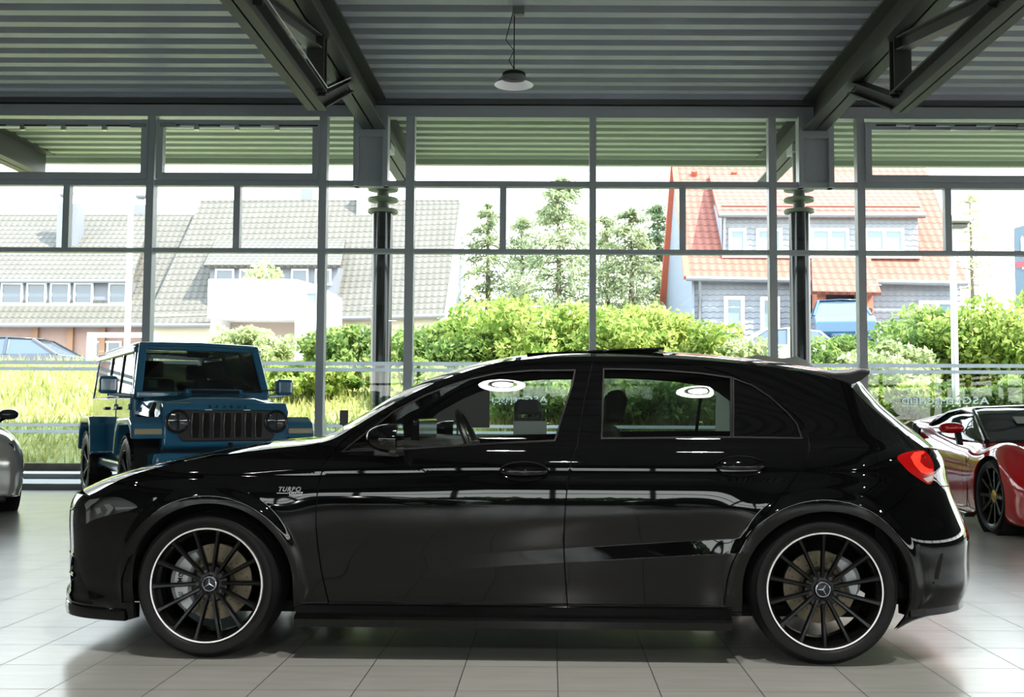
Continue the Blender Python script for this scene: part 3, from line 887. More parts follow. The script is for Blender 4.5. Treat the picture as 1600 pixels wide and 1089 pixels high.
# ---- the top skin: bonnet, windscreen, roof, tailgate, as arcs from the rail to the middle
cent_hood = [(-.875, .715), (-.70, .785), (-.35, .872), (.06, .948), (.30, .968)]
cent_px = [(524, 678), (545, 666), (575, 648), (622, 618.5), (672, 594.5), (730, 574.5), (800, 559), (880, 551.5), (980, 550), (1070, 553.5), (1150, 560.5), (1222, 569.5), (1272, 577), (1305, 585),
           (1330, 594), (1343, 609), (1365, 633), (1398, 660), (1421, 677), (1442, 695)]
def centre(px, py, w=0.0):
    # point on the car's mid plane under a pixel
    o = CARI @ CAM; d = (CARI.to_3x3() @ ray(px, py)); t = (-w - o.y) / d.y; q = o + d*t
    return (q.x, q.z)
cent = cent_hood + [centre(*p) for p in cent_px]
railp = [sheet(np.array([s]), np.array([z]))[0] for s, z in rail_sz]
assert len(cent) == len(railp)
NU, NT = 8, 20
rr_ = cr([tuple(p) for p in railp], NU)
cc_ = cr([(x, 0, z) for x, z in cent], NU)
def patch(name, poly, material, parent, inset=0.0, sides=(1,), step=.012):
    P2 = dense([(float(a), float(b)) for a, b in poly], step); n = len(P2)
    xs = [p[0] for p in P2]; zs = [p[1] for p in P2]
    gx, gz = np.meshgrid(np.arange(min(xs), max(xs), step), np.arange(min(zs), max(zs), step)); gx = gx.ravel(); gz = gz.ravel(); k = inside(P2, gx, gz)
    r = delaunay_2d_cdt([Vector(p) for p in P2 + list(zip(gx[k].tolist(), gz[k].tolist()))], [(i, (i+1) % n) for i in range(n)], [], 0, 1e-5)
    V = np.array([(v.x, v.y) for v in r[0]]); F = np.array([f for f in r[2] if len(f) == 3]); c = V[F].mean(1); F = F[inside(P2, c[:, 0], c[:, 1])]
    q = sheet(V[:, 0], V[:, 1], inset); out = []
    for side in sides:
        out.append(MB().add([(p[0], -p[1]*side, p[2]) for p in q], [tuple(f) for f in F]).build(name, material, parent, True))
    return out
M_HLP = mat('headlight_pale', srgb(196, 200, 196), .25, .2)
for side in (1, -1):
    hl = [o for o in CAR.children if o.name.startswith('headlight')][0 if side == 1 else -1]
    for nm, pts in (('painted_highlight', [(128, 788), (136, 781), (152, 778.5), (150, 782), (141, 788), (131, 797)]), ('reflector_edge', [(131, 800), (137, 797), (136, 815), (131, 819)]),  # first patch paints the white highlight at the lamp's upper left
                    ('side_reflector', [(159, 789), (168, 787.5), (175, 794), (167, 804), (160, 807), (165, 797)]), ('side_marker', [(176, 792.5), (200, 792.5), (214, 791.5), (204, 795), (178, 797.5)]),
                    ('lens_ring', [(145, 795), (153, 793), (155, 801), (148, 804)])):
        patch(nm, hits(pts), M_HLP, hl, .012, (side,), .008)
for side in (1, -1):
    rbm = [o for o in CAR.children if o.name.startswith('rear_bumper')][0 if side == 1 else -1]
    patch('bumper_outlet', hits([(1469, 866), (1474, 864), (1470, 885), (1466, 905), (1460, 905), (1463, 888)]), M_INNER, rbm, -.001, (side,), .008)
    patch('outlet_fin', hits([(1459, 909), (1472, 913), (1471, 915.5), (1458, 911.5)]), M_GLOSSB, rbm, -.004, (side,), .006)
    patch('parking_sensor', hits([(1434 + 4*math.cos(a), 854 + 4*math.sin(a)) for a in np.linspace(0, 2*PI, 12, endpoint=False)]), M_SATINB, rbm, -.002, (side,), .006)
def top_row(r, c, side=1, inset=0.0):
    row = []
    for k in range(NT + 1):
        t = k / NT; w = r[1]*(1-t)
        x = r[0] + (c[0]-r[0])*(1-(1-t)**2); z = r[2] + (c[2]-r[2])*(1-(1-t)**2.3)
        row.append((x, -w*side, z - inset))
    return row
def full_row(u, inset=0.0):
    a = top_row(rr_[u], cc_[u], 1, inset); b = top_row(rr_[u], cc_[u], -1, inset)
    return a + b[::-1][1:]
def uidx(k): return int(round(k * NU))
def top_part(name, u0, u1, material, parent, t0=0, t1=2*NT, inset=0.0):
    rows = [full_row(u, inset)[t0:t1+1] for u in range(uidx(u0), uidx(u1)+1)]
    return MB().grid(rows).build(name, material, parent, True, angle=60)
top_part('bonnet', 0, 4.5, M_PAINT, CAR)
top_part('cowl', 4.5, 5.0, M_SATINB, CAR, 1, 2*NT-1)
IN = 2
top_part('windscreen', 5.0, 11.0, M_WIND, CAR, IN, 2*NT-IN)
top_part('windscreen_pillar', 4.5, 11.0, M_PAINT, CAR, 0, IN); top_part('windscreen_pillar', 4.5, 11.0, M_PAINT, CAR, 2*NT-IN, 2*NT)
top_part('roof', 11.0, 18.5, M_PAINT, CAR)
top_part('headliner', 11.0, 18.5, M_CABIN, CAR, 0, 2*NT, .03)
top_part('rear_window', 18.6, 22.2, M_GLR, CAR, 3, 2*NT-3)
tg = top_part('tailgate', 22.2, 24.0, M_PAINT, CAR)
for a, b in ((0, 3), (2*NT-3, 2*NT)): top_part('tailgate_pillar', 18.5, 22.2, M_GLOSSB, CAR, a, b)
# closing face between tailgate end and bumper
# raised glass sunroof
sp = [centre(824, 553.5, .36), centre(930, 548, .36), centre(1037, 543.8, .36)]
MB().grid([[(x, w, z - .006*(abs(w)/.45)**2 + .002) for w in np.linspace(-.40, .40, 9)] for x, z in sp]).build('sunroof_panel', M_GLOSSB, CAR, True, solid=.010)
sb = [centre(850, 553, .36), centre(930, 549.5, .36), centre(1018, 546.0, .36)]
for sgn in (-1, 1):
    pts = [(sb[0][0], sb[0][1] - .012), (sb[2][0], sb[2][1] - .002), (sb[2][0], sb[2][1] - .045), (sb[0][0], sb[0][1] - .045)]
    MB().prism(pts, sgn*.34, sgn*.37).build('sunroof_frame', M_INNER, CAR)
# roof-end spoiler with an upturned tip
r1 = [centre(x, y, .50) for x, y in ((1262, 581), (1300, 585), (1322, 583.5), (1340, 579), (1355, 580.5), (1341, 591.5), (1325, 598), (1300, 600.5), (1270, 592))]
rows = []
for w in np.linspace(-.54, .54, 17):
    f = 1 - (abs(w)/.54)**2
    rows.append([(x + .085*f, w, z + .028*f - (.012 if abs(w) > .53 else 0)) for x, z in r1])
mb = MB().grid(rows, True); n8 = len(r1)
mb.f.append(tuple(range(n8))); mb.f.append(tuple(range(16*n8, 17*n8))[::-1])
mb.build('roof_spoiler', mat('spoiler_black', (.003, .003, .003, 1), .25, spec=.15), CAR, True, angle=25)

# ---- lower trim
sk = MB()
for side in (1, -1):
    prof = [(.845, .245), (.868, .236), (.876, .206), (.900, .196), (.908, .184), (.902, .150), (.86, .143), (.80, .15), (.80, .24)]
    rows = [[(x, -w*side, z) for w, z in prof] for x in np.linspace(.40, 2.325, 24)]
    m = MB().grid(rows, True); m.f.append(tuple(range(9))); m.f.append(tuple(range(23*9, 24*9))[::-1])
    m.build('side_skirt', M_GLOSSB, CAR, True, angle=30)
def lip(s0, s1, z, drop, out, mtl, name):
    for side in (1, -1):
        rows = []
        for s in np.linspace(s0, s1, 30):
            a = sheet(np.array([s]), np.array([z]))[0]
            nx, ny = np.interp(s, _ss, _nx), np.interp(s, _ss, _ny)
            rows.append([(a[0]+nx*dx, -(a[1]+ny*dx)*side, a[2]+dz) for dx, dz in ((-.02, .02), (out*.7, .006), (out, -drop*.3), (out*.6, -drop), (-.10, -drop), (-.10, .02))])
        m = MB().grid(rows, True); m.f.append(tuple(range(6))); m.f.append(tuple(range(29*6, 30*6))[::-1])
        m.build(name, mtl, CAR, True, angle=30)
lip(0.0, s_of_x(-.40), .195, .045, .010, M_GLOSSB, 'front_lip')
lip(s_of_x(3.12), STOT, .235, .03, .0, M_GLOSSB, 'rear_diffuser')
# horizontal blades in the side intake of the nose
for side in (1, -1):
    for zz in (.425, .33, .25):
        rows = []
        for s in np.linspace(s_of_x(-.868), s_of_x(-.72), 10):
            a = sheet(np.array([s]), np.array([zz]))[0]; nx, ny = np.interp(s, _ss, _nx), np.interp(s, _ss, _ny)
            rows.append([(a[0]+nx*dx, -(a[1]+ny*dx)*side, a[2]+dz) for dx, dz in ((.004, .0), (.0, .010), (-.03, .008), (-.03, -.008), (.0, -.008))])
        MB().grid(rows, True).build('intake_blade', M_PAINT, CAR, True)
# floor pan, wheel housings, cabin tub
MB().box(-.30, 3.0, -.66, .66, .17, .22).box(-.72, -.42, -.6, .6, .20, .25).box(3.05, 3.35, -.6, .6, .22, .3).build('floor_pan', M_INNER, CAR)
for xc in (0.012, WHB + .012):
    for side in (1, -1):
        MB().lathe([(.385, -.86*side), (.385, -.60*side), (.10, -.56*side)], 28, (xc, 0, .325), 'y', 0.0, PI).build('wheel_housing', M_INNER, CAR, True)
tub = MB()
tub.box(.45, .62, -.70, .70, .25, .93)          # firewall
tub.box(3.02, 3.3, -.62, .62, .25, .80)
tub.box(.40, 2.3, -.80, -.74, .25, .93); tub.box(.40, 2.3, .74, .80, .25, .93)
tub.build('cabin_tub', M_CABIN, CAR)
db = MB().prism([(.48, .92), (.80, .97), (1.02, .95), (1.08, .85), (1.0, .60), (.5, .5)], -.72, .72)
db.build('dashboard', M_CABIN, CAR, bevel=.02)
MB().box(.86, .90, -.62, -.02, .95, 1.065).build('display_screen', M_GLOSSB, CAR, bevel=.01)
sw = MB(); cst = Vector((1.13, -.37, .93))
ring = []
for k in range(28):
    a = 2*PI*k/28; u = Vector((0, 1, 0)); v = Vector((-.40, 0, .92)).normalized()
    ring.append(cst + u*math.cos(a)*.185 + v*math.sin(a)*.185)
sw.tube(ring, .016, 8, closed=True)
sw.bar(cst + Vector((0, -.17, 0)), cst + Vector((0, .17, 0)), .03, .05); sw.bar(cst, cst - Vector((-.07, 0, .16)), .03, .05); sw.bar(cst, cst + Vector((-.3, 0, -.12)), .06, .06)
sw.build('steering_wheel', M_SATINB, CAR, True)
def seat(x, y, name='front_seat'):
    s = MB()
    back = [(x+.00, .42), (x+.12, .45), (x+.34, .98), (x+.31, 1.04), (x+.22, 1.04), (x+.08, .70), (x-.06, .50)]
    s.prism(back, y - .25, y + .25)
    s.prism([(x-.5, .36), (x+.1, .33), (x+.1, .48), (x-.5, .52)], y - .25, y + .25)
    o = s.build(name, M_CABIN, CAR, bevel=.03)
    MB().prism([(x+.26, 1.05), (x+.34, 1.05), (x+.37, 1.16), (x+.34, 1.21), (x+.27, 1.20)], y - .13, y + .13).build('headrest', M_CABIN, o, bevel=.02)
seat(1.52, -.37); seat(1.52, .37)
rb = MB().prism([(2.35, .45), (2.5, .45), (2.72, .95), (2.66, 1.0), (2.58, 1.0), (2.38, .6)], -.62, .62).build('rear_seat', M_CABIN, CAR, bevel=.03)
for y in (-.36, .36): MB().prism([(2.6, 1.0), (2.68, 1.0), (2.70, 1.10), (2.62, 1.10)], y-.12, y+.12).build('headrest', M_CABIN, rb, bevel=.02)
# door mirrors
def door_mirror(side):
    w0 = .90
    c = Vector((.0, 0, 0))
    # housing
    rows = []
    X0 = .725; n = 14
    for i in range(n + 1):
        t = i / n; x = X0 + .145 * t
        k = (1 - (1-t)**2.4) ** .5
        row = []
        for j in range(20):
            a = 2*PI*j/20
            cy = -(w0 + .085 - .02*t) * side; cz = .984 - .004*t
            q = lambda v: math.copysign(abs(v)**.75, v)
            row.append((x, cy + .105*k*q(math.cos(a)), cz + .066*k*q(math.sin(a)) + .004*math.cos(a)*side))
        rows.append(row)
    m = MB().grid(rows, True); m.f.append(tuple(range(n*20, n*20+20)))
    h = m.build('door_mirror', M_PAINT, CAR, True, angle=45)
    MB().prism([(.76, .905), (.87, .900), (.87, .930), (.83, .935), (.76, .935)], -side*.99, -side*.85).build('mirror_base', M_SATINB, h, bevel=.006)
    m = MB()
    row = [(X0 + .147, -(w0 + .065)*side + .088*math.copysign(abs(math.cos(2*PI*j/20))**.75, math.cos(2*PI*j/20)), .981 + .055*math.copysign(abs(math.sin(2*PI*j/20))**.75, math.sin(2*PI*j/20))) for j in range(20)]
    m.add(row, [tuple(range(20))]); m.build('mirror_glass', mat('mirror_silver', (.9, .9, .9, 1), 0.02, 1.0), h, norm=False)
    MB().box(X0 + .11, X0 + .148, -(w0+.155)*side if side > 0 else (w0-.02), -(w0-.02)*side if side > 0 else (w0+.155), .912, .945).build('mirror_lower_shell', M_SATINB, h, bevel=.01)
door_mirror(1); door_mirror(-1)
# door handles: oval recess and pull bar
def on_skin(px, py, inset=0.0):
    s, z = hit(px, py); return sheet(np.array([s]), np.array([z]), inset)[0], s, z
for cx_, cy_, par in ((819, 737, 'front_door'), (1156, 729, 'rear_door')):
    (p0, s0, z0) = on_skin(cx_, cy_)
    for side in (1, -1):
        ring = []
        m = MB(); rows = []
        for rr2, ins in ((1.0, -.001), (.93, .004), (.7, .010), (.35, .013), (.02, .014)):
            row = []
            for j in range(28):
                a = 2*PI*j/28; s = s0 + .112*rr2*math.cos(a); z = z0 + (.050 if math.sin(a) > 0 else .046)*rr2*math.sin(a)
                q = sheet(np.array([s]), np.array([z]), ins - .006)[0]; row.append((q[0], -q[1]*side, q[2]))
            rows.append(row)
        m.grid(rows, True)
        dpar = [o for o in CAR.children if o.name.startswith(par)][0 if side == 1 else -1]
        h = m.build('door_handle_cup', M_GLOSSB, dpar, True, angle=40)
        rows = []
        for i in range(15):
            t = i/14; s = s0 - .104 + .208*t; b = math.sin(PI*min(1, max(0, t)))
            hh = .010 + .009*b**.5; out = .012 + .026*b**.6; row = []
            for j in range(10):
                a = 2*PI*j/10; q = sheet(np.array([s]), np.array([z0 + .004 + hh*math.sin(a)]), -out - .007*math.cos(a))[0]
                row.append((q[0], -q[1]*side, q[2]))
            rows.append(row)
        m = MB().grid(rows, True); m.f.append(tuple(range(10))); m.f.append(tuple(range(140, 150)))
        m.build('door_handle', M_PAINT, dpar, True)
# window-line bright edge and badge on the front wing
for side, lst in ((1, 1),):
    badge = empty('wing_badge', (0, 0, 0)); badge.parent = CAR
    vs, fs = text_mesh('TURBO', .034, .0008, .0012, .25, 1.15)
    (pb, sb_, zb_) = on_skin(452, 766)
    def wrap(vs, ds, dz):
        out = []
        for v in vs:
            q = sheet(np.array([sb_ + v[0] + ds]), np.array([zb_ + v[2] + dz]), -.003 + v[1]*0)[0]
            out.append((q[0], -q[1], q[2]))
        return out
    badge_mesh = MB()
    xs = [v[0] for v in vs]; k = .100/(max(xs)-min(xs))
    badge_mesh.add(wrap([(v[0]*k, v[1], v[2]*.82) for v in vs], 0, .004), fs)
    def pl(poly): badge_mesh.add(wrap([(a, 0, b) for a, b in poly], 0, 0), [tuple(range(len(poly)))])
    pl([(-.055, -.014), (.0, -.014), (-.002, -.0115), (-.054, -.0115)])
    pl([(.0, -.007), (.062, -.007), (.061, -.009), (.001, -.009)]); pl([(.002, -.021), (.056, -.021), (.056, -.019), (.003, -.019)])
    pl([(.054, -.021), (.056, -.021), (.062, -.007), (.059, -.007)]); pl([(.0, -.009), (.003, -.009), (.006, -.02), (.004, -.02)])
    vs, fs = text_mesh('4MATIC', .013, .0004, .0004, .2, 1.05)
    badge_mesh.add(wrap(vs, .030, -.014), fs)
    b = badge_mesh.build('badge_letters', mat('badge_silver', srgb(190, 192, 196), 0.3, 0.6), badge, norm=False)

# ---- wheels
M_RIM = mat('rim_black', (0.0035, 0.0035, 0.0035, 1), 0.25, spec=.35)
M_RIMLIP = mat('machined_rim_edge', srgb(250, 248, 250), 0.5, 0.0)
M_DISC = mat('brake_disc', srgb(112, 103, 86), 0.38, 0.7)
M_CALIP = mat('caliper_silver', srgb(190, 194, 198), 0.35, 0.3)
M_STAR = mat('star_chrome', srgb(215, 220, 228), 0.15, 0.8)
def tyre(mb, R, rin, wd, y0):
    """tyre as a lathe about y; outer face towards -y at y0 (negative)"""
    h = R - rin; prof = [(rin, y0 + .018), (rin + .006, y0 + .006), (rin + h*.35, y0 - .004), (rin + h*.62, y0 - .002), (R - .022, y0 + .012), (R - .008, y0 + .026), (R, y0 + .045)]
    k = 6; gw = (wd - .09) / k
    for i in range(k):
        a = y0 + .045 + gw*i
        prof += [(R, a + gw*.15), (R - .006, a + gw*.2), (R - .006, a + gw*.32), (R, a + gw*.37)]
    prof += [(R, y0 + wd - .045), (R - .008, y0 + wd - .026), (R - .022, y0 + wd - .012), (rin + h*.5, y0 + wd), (rin, y0 + wd - .018)]
    return mb.lathe(prof, 72, (0, 0, 0), 'y')
def black_wheel(x, side, rot, caliper_ang, big, label_n=0):
    e = empty('wheel', (x, 0, .3235)); e.parent = CAR
    if side == -1: e.rotation_euler = (0, 0, PI)
    R = .3235; y0 = -.897
    tyre(MB(), R, .252, .235, y0).build('tyre', M_RUB, e, True, angle=50)
    rl = MB().lathe([(.2465, y0 + .006), (.2525, y0 + .004), (.2535, y0 + .008), (.2535, y0 + .02), (.2475, y0 + .011), (.2465, y0 + .006)], 96, (0, 0, 0), 'y')
    rl.build('rim_edge', M_RIMLIP, e, True, angle=30)
    MB().lathe([(.2465, y0 + .007), (.238, y0 + .018), (.228, y0 + .05), (.222, y0 + .10), (.226, y0 + .20), (.24, y0 + .22)], 72, (0, 0, 0), 'y').build('rim_barrel', M_RIM, e, True, angle=60)
    sp = MB(); n = 14
    for k in range(n):
        a = rot + 2*PI*k/n
        if True:
            ca, sa = math.cos(a), math.sin(a)
            def P(r, t, y): return (r*ca - t*sa, y, r*sa + t*ca)
            st = [(.052, .011, y0 + .055, .03), (.10, .010, y0 + .040, .03), (.17, .0105, y0 + .026, .03), (.225, .0125, y0 + .016, .026), (.2445, .019, y0 + .010, .02)]
            rows = []
            for r, hw, y, dpt in st:
                rows.append([P(r, -hw, y + .012), P(r, -hw*.45, y), P(r, hw*.45, y), P(r, hw, y + .012), P(r, hw*.8, y + dpt), P(r, -hw*.8, y + dpt)])
            o = len(sp.v); sp.grid(rows, True); sp.f.append(tuple(o + i for i in range(6))); sp.f.append(tuple(o + 24 + i for i in range(6))[::-1])
    sp.build('spokes', M_RIM, e, True, angle=25)
    hub = MB().lathe([(0.0, y0 + .052), (.036, y0 + .052), (.040, y0 + .058), (.055, y0 + .060), (.078, y0 + .058), (.082, y0 + .068), (.078, y0 + .095), (0, y0 + .095)], 48, (0, 0, 0), 'y')
    hb = hub.build('hub', M_RIM, e, True, angle=30)
    for k in range(5):
        a = rot + PI/5 + 2*PI*k/5; cx_, cz_ = .058*math.cos(a), .058*math.sin(a)
        MB().lathe([(0, y0 + .052), (.009, y0 + .052), (.011, y0 + .055), (.011, y0 + .07)], 6, (cx_, 0, cz_), 'y').build('wheel_bolt', M_SATINB, hb, True)
        MB().lathe([(.0125, y0+.0595), (.017, y0+.0575), (.0172, y0+.0605)], 16, (cx_, 0, cz_), 'y').build('bolt_socket', M_INNER, hb, True)
    cap = MB().lathe([(0, y0 + .045), (.030, y0 + .046), (.0345, y0 + .050), (.0345, y0 + .058)], 40, (0, 0, 0), 'y')
    cp = cap.build('centre_cap', mat('cap_dark', srgb(28, 32, 40), 0.3, 0.3), hb, True, angle=40)
    s = MB().lathe([(.0285, y0 + .0455), (.0295, y0 + .043), (.0325, y0 + .0445), (.0335, y0 + .049)], 40, (0, 0, 0), 'y')
    for k in range(3):
        a = PI/2 + 2*PI*k/3 + (rot if not big else rot); ca, sa = math.cos(a), math.sin(a)
        tip = (.029*ca, y0 + .0435, .029*sa)
        for sg in (-1, 1):
            bx = (.0042*math.cos(a + sg*PI/3), y0 + .0450, .0042*math.sin(a + sg*PI/3))
            s.add([(0, y0 + .0415, 0), bx, tip], [(0, 1, 2)])
    s.build('star_emblem', M_STAR, cp, False, norm=False)
    # brake disc with drilled holes and a caliper
    dr = .170 if big else .160
    dm = MB(); yb = y0 + .120
    dm.lathe([(.085, yb - .03), (.090, yb), (dr, yb), (dr, yb + .028), (.09, yb + .028)], 60, (0, 0, 0), 'y')
    dk = dm.build('brake_disc', M_DISC, e, True, angle=30)
    hm = MB()
    for k in range(30):
        for q, r in enumerate((.108, .128, .150)):
            a = 2*PI*(k + q*.33)/30
            if k % 2 == q % 2:
                hm.lathe([(0, yb - .0006), (.0030, yb - .0006)], 8, (r*math.cos(a), 0, r*math.sin(a)), 'y')
    hm.build('drill_holes', M_INNER, dk, norm=False)
    MB().lathe([(0, yb - .03), (.085, yb - .03), (.087, yb)], 40, (0, 0, 0), 'y').build('disc_hat', mat('disc_hat_dark', srgb(60, 58, 54), .5, .5), dk, True)
    cm = MB(); a0, a1 = caliper_ang; nseg = 16; rows = []
    ri, ro = (.098, .193) if big else (.105, .180)
    for i in range(nseg + 1):
        t = i/nseg; a = a0 + (a1-a0)*t; ed = math.sin(PI*min(1, max(0, t)))**.35 if 0 < t < 1 else .35
        ca, sa = math.cos(a), math.sin(a); mid = (ri+ro)/2; hw = (ro-ri)/2*ed
        yy = yb - .042
        rows.append([((mid-hw)*ca, yy + .012, (mid-hw)*sa), ((mid-hw*.7)*ca, yy, (mid-hw*.7)*sa), ((mid+hw*.5)*ca, yy - .004, (mid+hw*.5)*sa), ((mid+hw)*ca, yy + .012, (mid+hw)*sa), ((mid+hw)*ca, yy + .09, (mid+hw)*sa), ((mid-hw)*ca, yy + .036, (mid-hw)*sa)])
    cm.grid(rows, True); o = len(cm.v)
    cm.f.append(tuple(range(6))); cm.f.append(tuple(range(nseg*6, nseg*6+6))[::-1])
    cb = cm.build('brake_caliper', M_CALIP, e, True, angle=35)
    if big and side == 1:
        vs, fs = text_mesh('AMG', .030, .0004, .0008, .15, 1.1)
        am = (a0 + a1)/2; out = []
        for v in vs:   # written along the arc, reading upwards
            a = am - v[0]/.16 - .05; r = .158 - v[2]*1.0 - .012
            out.append((r*math.cos(a), yb - .0475, r*math.sin(a)))
        lm = MB().add(out, fs)
        for k in range(3):
            a = am + .34 + k*.045
            lm.add([(r_*math.cos(a_), yb - .0475, r_*math.sin(a_)) for r_, a_ in ((.136, a), (.158, a - .03), (.158, a - .01), (.136, a + .02))], [(0, 1, 2, 3)])
        lm.build('caliper_letters', M_INNER, cb, norm=False)
    return e
black_wheel(0.0, 1, math.radians(2), (math.radians(118), math.radians(238)), True)
black_wheel(WHB, 1, math.radians(90), (math.radians(-12), math.radians(62)), False)
black_wheel(0.0, -1, .3, (math.radians(-58), math.radians(62)), True)
black_wheel(WHB, -1, .8, (math.radians(118), math.radians(192)), False)
# ------------------------------------------------------------------ outdoors
random.seed(7); rng = np.random.default_rng(11)
def leaf_mat(name, c1, c2, trans=0.45, scale=1.2):
    m = bpy.data.materials.new(name); m.use_nodes = True; nt = m.node_tree; L = nt.links
    for n in list(nt.nodes): nt.nodes.remove(n)
    out = nt.nodes.new('ShaderNodeOutputMaterial'); df = nt.nodes.new('ShaderNodeBsdfDiffuse'); tl = nt.nodes.new('ShaderNodeBsdfTranslucent')
    mx = nt.nodes.new('ShaderNodeMixShader'); mx.inputs[0].default_value = trans
    geo = nt.nodes.new('ShaderNodeNewGeometry'); nz = nt.nodes.new('ShaderNodeTexNoise'); nz.inputs['Scale'].default_value = scale; nz.inputs['Detail'].default_value = 3
    rp = nt.nodes.new('ShaderNodeValToRGB'); rp.color_ramp.elements[0].position = .35; rp.color_ramp.elements[1].position = .65
    rp.color_ramp.elements[0].color = c1; rp.color_ramp.elements[1].color = c2
    ad = nt.nodes.new('ShaderNodeMath'); ad.operation = 'ADD'
    sc = nt.nodes.new('ShaderNodeMath'); sc.operation = 'MULTIPLY_ADD'; sc.inputs[1].default_value = 0.35; sc.inputs[2].default_value = -0.17
    L.new(geo.outputs['Position'], nz.inputs['Vector']); L.new(geo.outputs['Random Per Island'], sc.inputs[0])
    L.new(nz.outputs['Fac'], ad.inputs[0]); L.new(sc.outputs[0], ad.inputs[1]); L.new(ad.outputs[0], rp.inputs[0])
    L.new(rp.outputs[0], df.inputs[0]); L.new(rp.outputs[0], tl.inputs[0])
    L.new(df.outputs[0], mx.inputs[1]); L.new(tl.outputs[0], mx.inputs[2]); L.new(mx.outputs[0], out.inputs[0])
    return m
M_LEAF = leaf_mat('shrub_leaves', srgb(112, 138, 62), srgb(186, 196, 112))
M_LEAF2 = leaf_mat('shrub_leaves_deep', srgb(90, 118, 66), srgb(160, 178, 104))
M_NEED = leaf_mat('conifer_needles', srgb(120, 134, 100), srgb(170, 178, 136), .4, .6)
M_NEED2 = leaf_mat('dark_conifer_needles', srgb(76, 96, 74), srgb(116, 134, 98), .25, .6)
M_PALE = leaf_mat('pale_leaves', srgb(150, 162, 110), srgb(200, 206, 160), .5, 1)
M_GRASS = leaf_mat('grass_blades', srgb(132, 142, 76), srgb(192, 188, 122), .4, .8)
M_BARK = mat('bark', srgb(92, 80, 66), .9)
def leaf_cloud(name, mtl, P, size, parent=None, dirs=None, asp=.55):
    """P: n x 3 leaf centres"""
    n = len(P); a = rng.normal(size=(n, 3)); 
    if dirs is not None: a = a*.6 + dirs
    a /= np.linalg.norm(a, axis=1)[:, None]; b = rng.normal(size=(n, 3)); b -= (b*a).sum(1)[:, None]*a; b /= np.linalg.norm(b, axis=1)[:, None]
    s = (size * rng.uniform(.6, 1.3, n))[:, None]
    c = np.cross(a, b)
    V = np.stack([P - a*s, P + b*s*asp, P + a*s, P - b*s*asp], 1)
    V[:, 1] += c*s*.15; V[:, 3] += c*s*.15
    V = V.reshape(-1, 3); F = np.arange(4*n).reshape(n, 4)
    me = bpy.data.meshes.new(name); me.vertices.add(4*n); me.vertices.foreach_set('co', V.ravel())
    me.loops.add(4*n); me.loops.foreach_set('vertex_index', F.ravel()); me.polygons.add(n)
    me.polygons.foreach_set('loop_start', np.arange(0, 4*n, 4)); me.polygons.foreach_set('loop_total', np.full(n, 4)); me.update(calc_edges=True)
    me.materials.append(mtl); o = bpy.data.objects.new(name, me); COL.objects.link(o)
    if parent: o.parent = parent
    return o

# ground profile
def gz_(Y):
    return float(np.interp(Y, [16.3, 19.9, 20.0, 23, 26, 28.5, 30, 34, 60, 120], [0.0, 0.0, .13, 1.05, 1.95, 2.45, 1.9, 2.3, 2.5, 2.5]))
ys = [20.0, 21, 22, 23, 24, 25, 26, 27, 28, 28.5]
S(MB().box(-60, 60, YW + .1, 19.8, -.2, .0).build('ground', mat('gravel', srgb(176, 172, 162), .9, var=(30, .3), bump=(80, .5))))
S(MB().box(-60, 60, 19.78, 20.0, -.2, .14).build('kerb', mat('kerb_dark', srgb(70, 66, 60), .9, var=(6, .3))))
S(MB().grid([[(x, y, gz_(y) - .02) for x in np.linspace(-60, 60, 30)] for y in ys]).build('ground', mat('grass_ground', srgb(150, 152, 92), .95, var=(2, .3)), None, True))
S(MB().grid([[(-60, y, gz_(y)), (60, y, gz_(y))] for y in (28.5, 30, 34, 60, 120)]).build('road', mat('asphalt', srgb(150, 148, 146), .9), None, True))
S(MB().box(-60, 60, -90, YB - .25, -.2, -.02).build('ground', mat('yard', srgb(150, 150, 146), .9)))
# grass: uncountable, one object
n = 30000
gy = rng.uniform(20.0, 28.5, n); gx = rng.uniform(-17, 15, n); h = rng.uniform(.10, .32, n)
gzv = np.interp(gy, [16.3, 19.9, 20.0, 23, 26, 28.5], [0, 0, .13, 1.05, 1.95, 2.4])
an = rng.uniform(0, PI, n); wd = rng.uniform(.012, .03, n); ln = rng.normal(0, .09, (n, 2))
V = np.zeros((n, 3, 3)); V[:, 0] = np.stack([gx - np.cos(an)*wd, gy - np.sin(an)*wd, gzv - .03], 1); V[:, 1] = np.stack([gx + np.cos(an)*wd, gy + np.sin(an)*wd, gzv - .03], 1)
V[:, 2] = np.stack([gx + ln[:, 0], gy + ln[:, 1], gzv + h], 1)
me = bpy.data.meshes.new('meadow_grass'); me.from_pydata(V.reshape(-1, 3).tolist(), [], np.arange(3*n).reshape(n, 3).tolist()); me.materials.append(M_GRASS)
o = bpy.data.objects.new('meadow_grass', me); COL.objects.link(o)
tag(o, 'sunlit long grass on the bank outside the windows', 'grass', kind='stuff')
tag(MB().lathe([(.34, 0), (.30, .25), (.24, .42), (.1, .46), (0, .45)], 12, tuple(at(14, 612, 25.5)-Vector((0,0,.35)))).build('tree_stump', mat('old_wood', srgb(150, 136, 112), .9, var=(6, .3)), None, True), 'pale weathered tree stump in the grass at far left', 'tree stump')

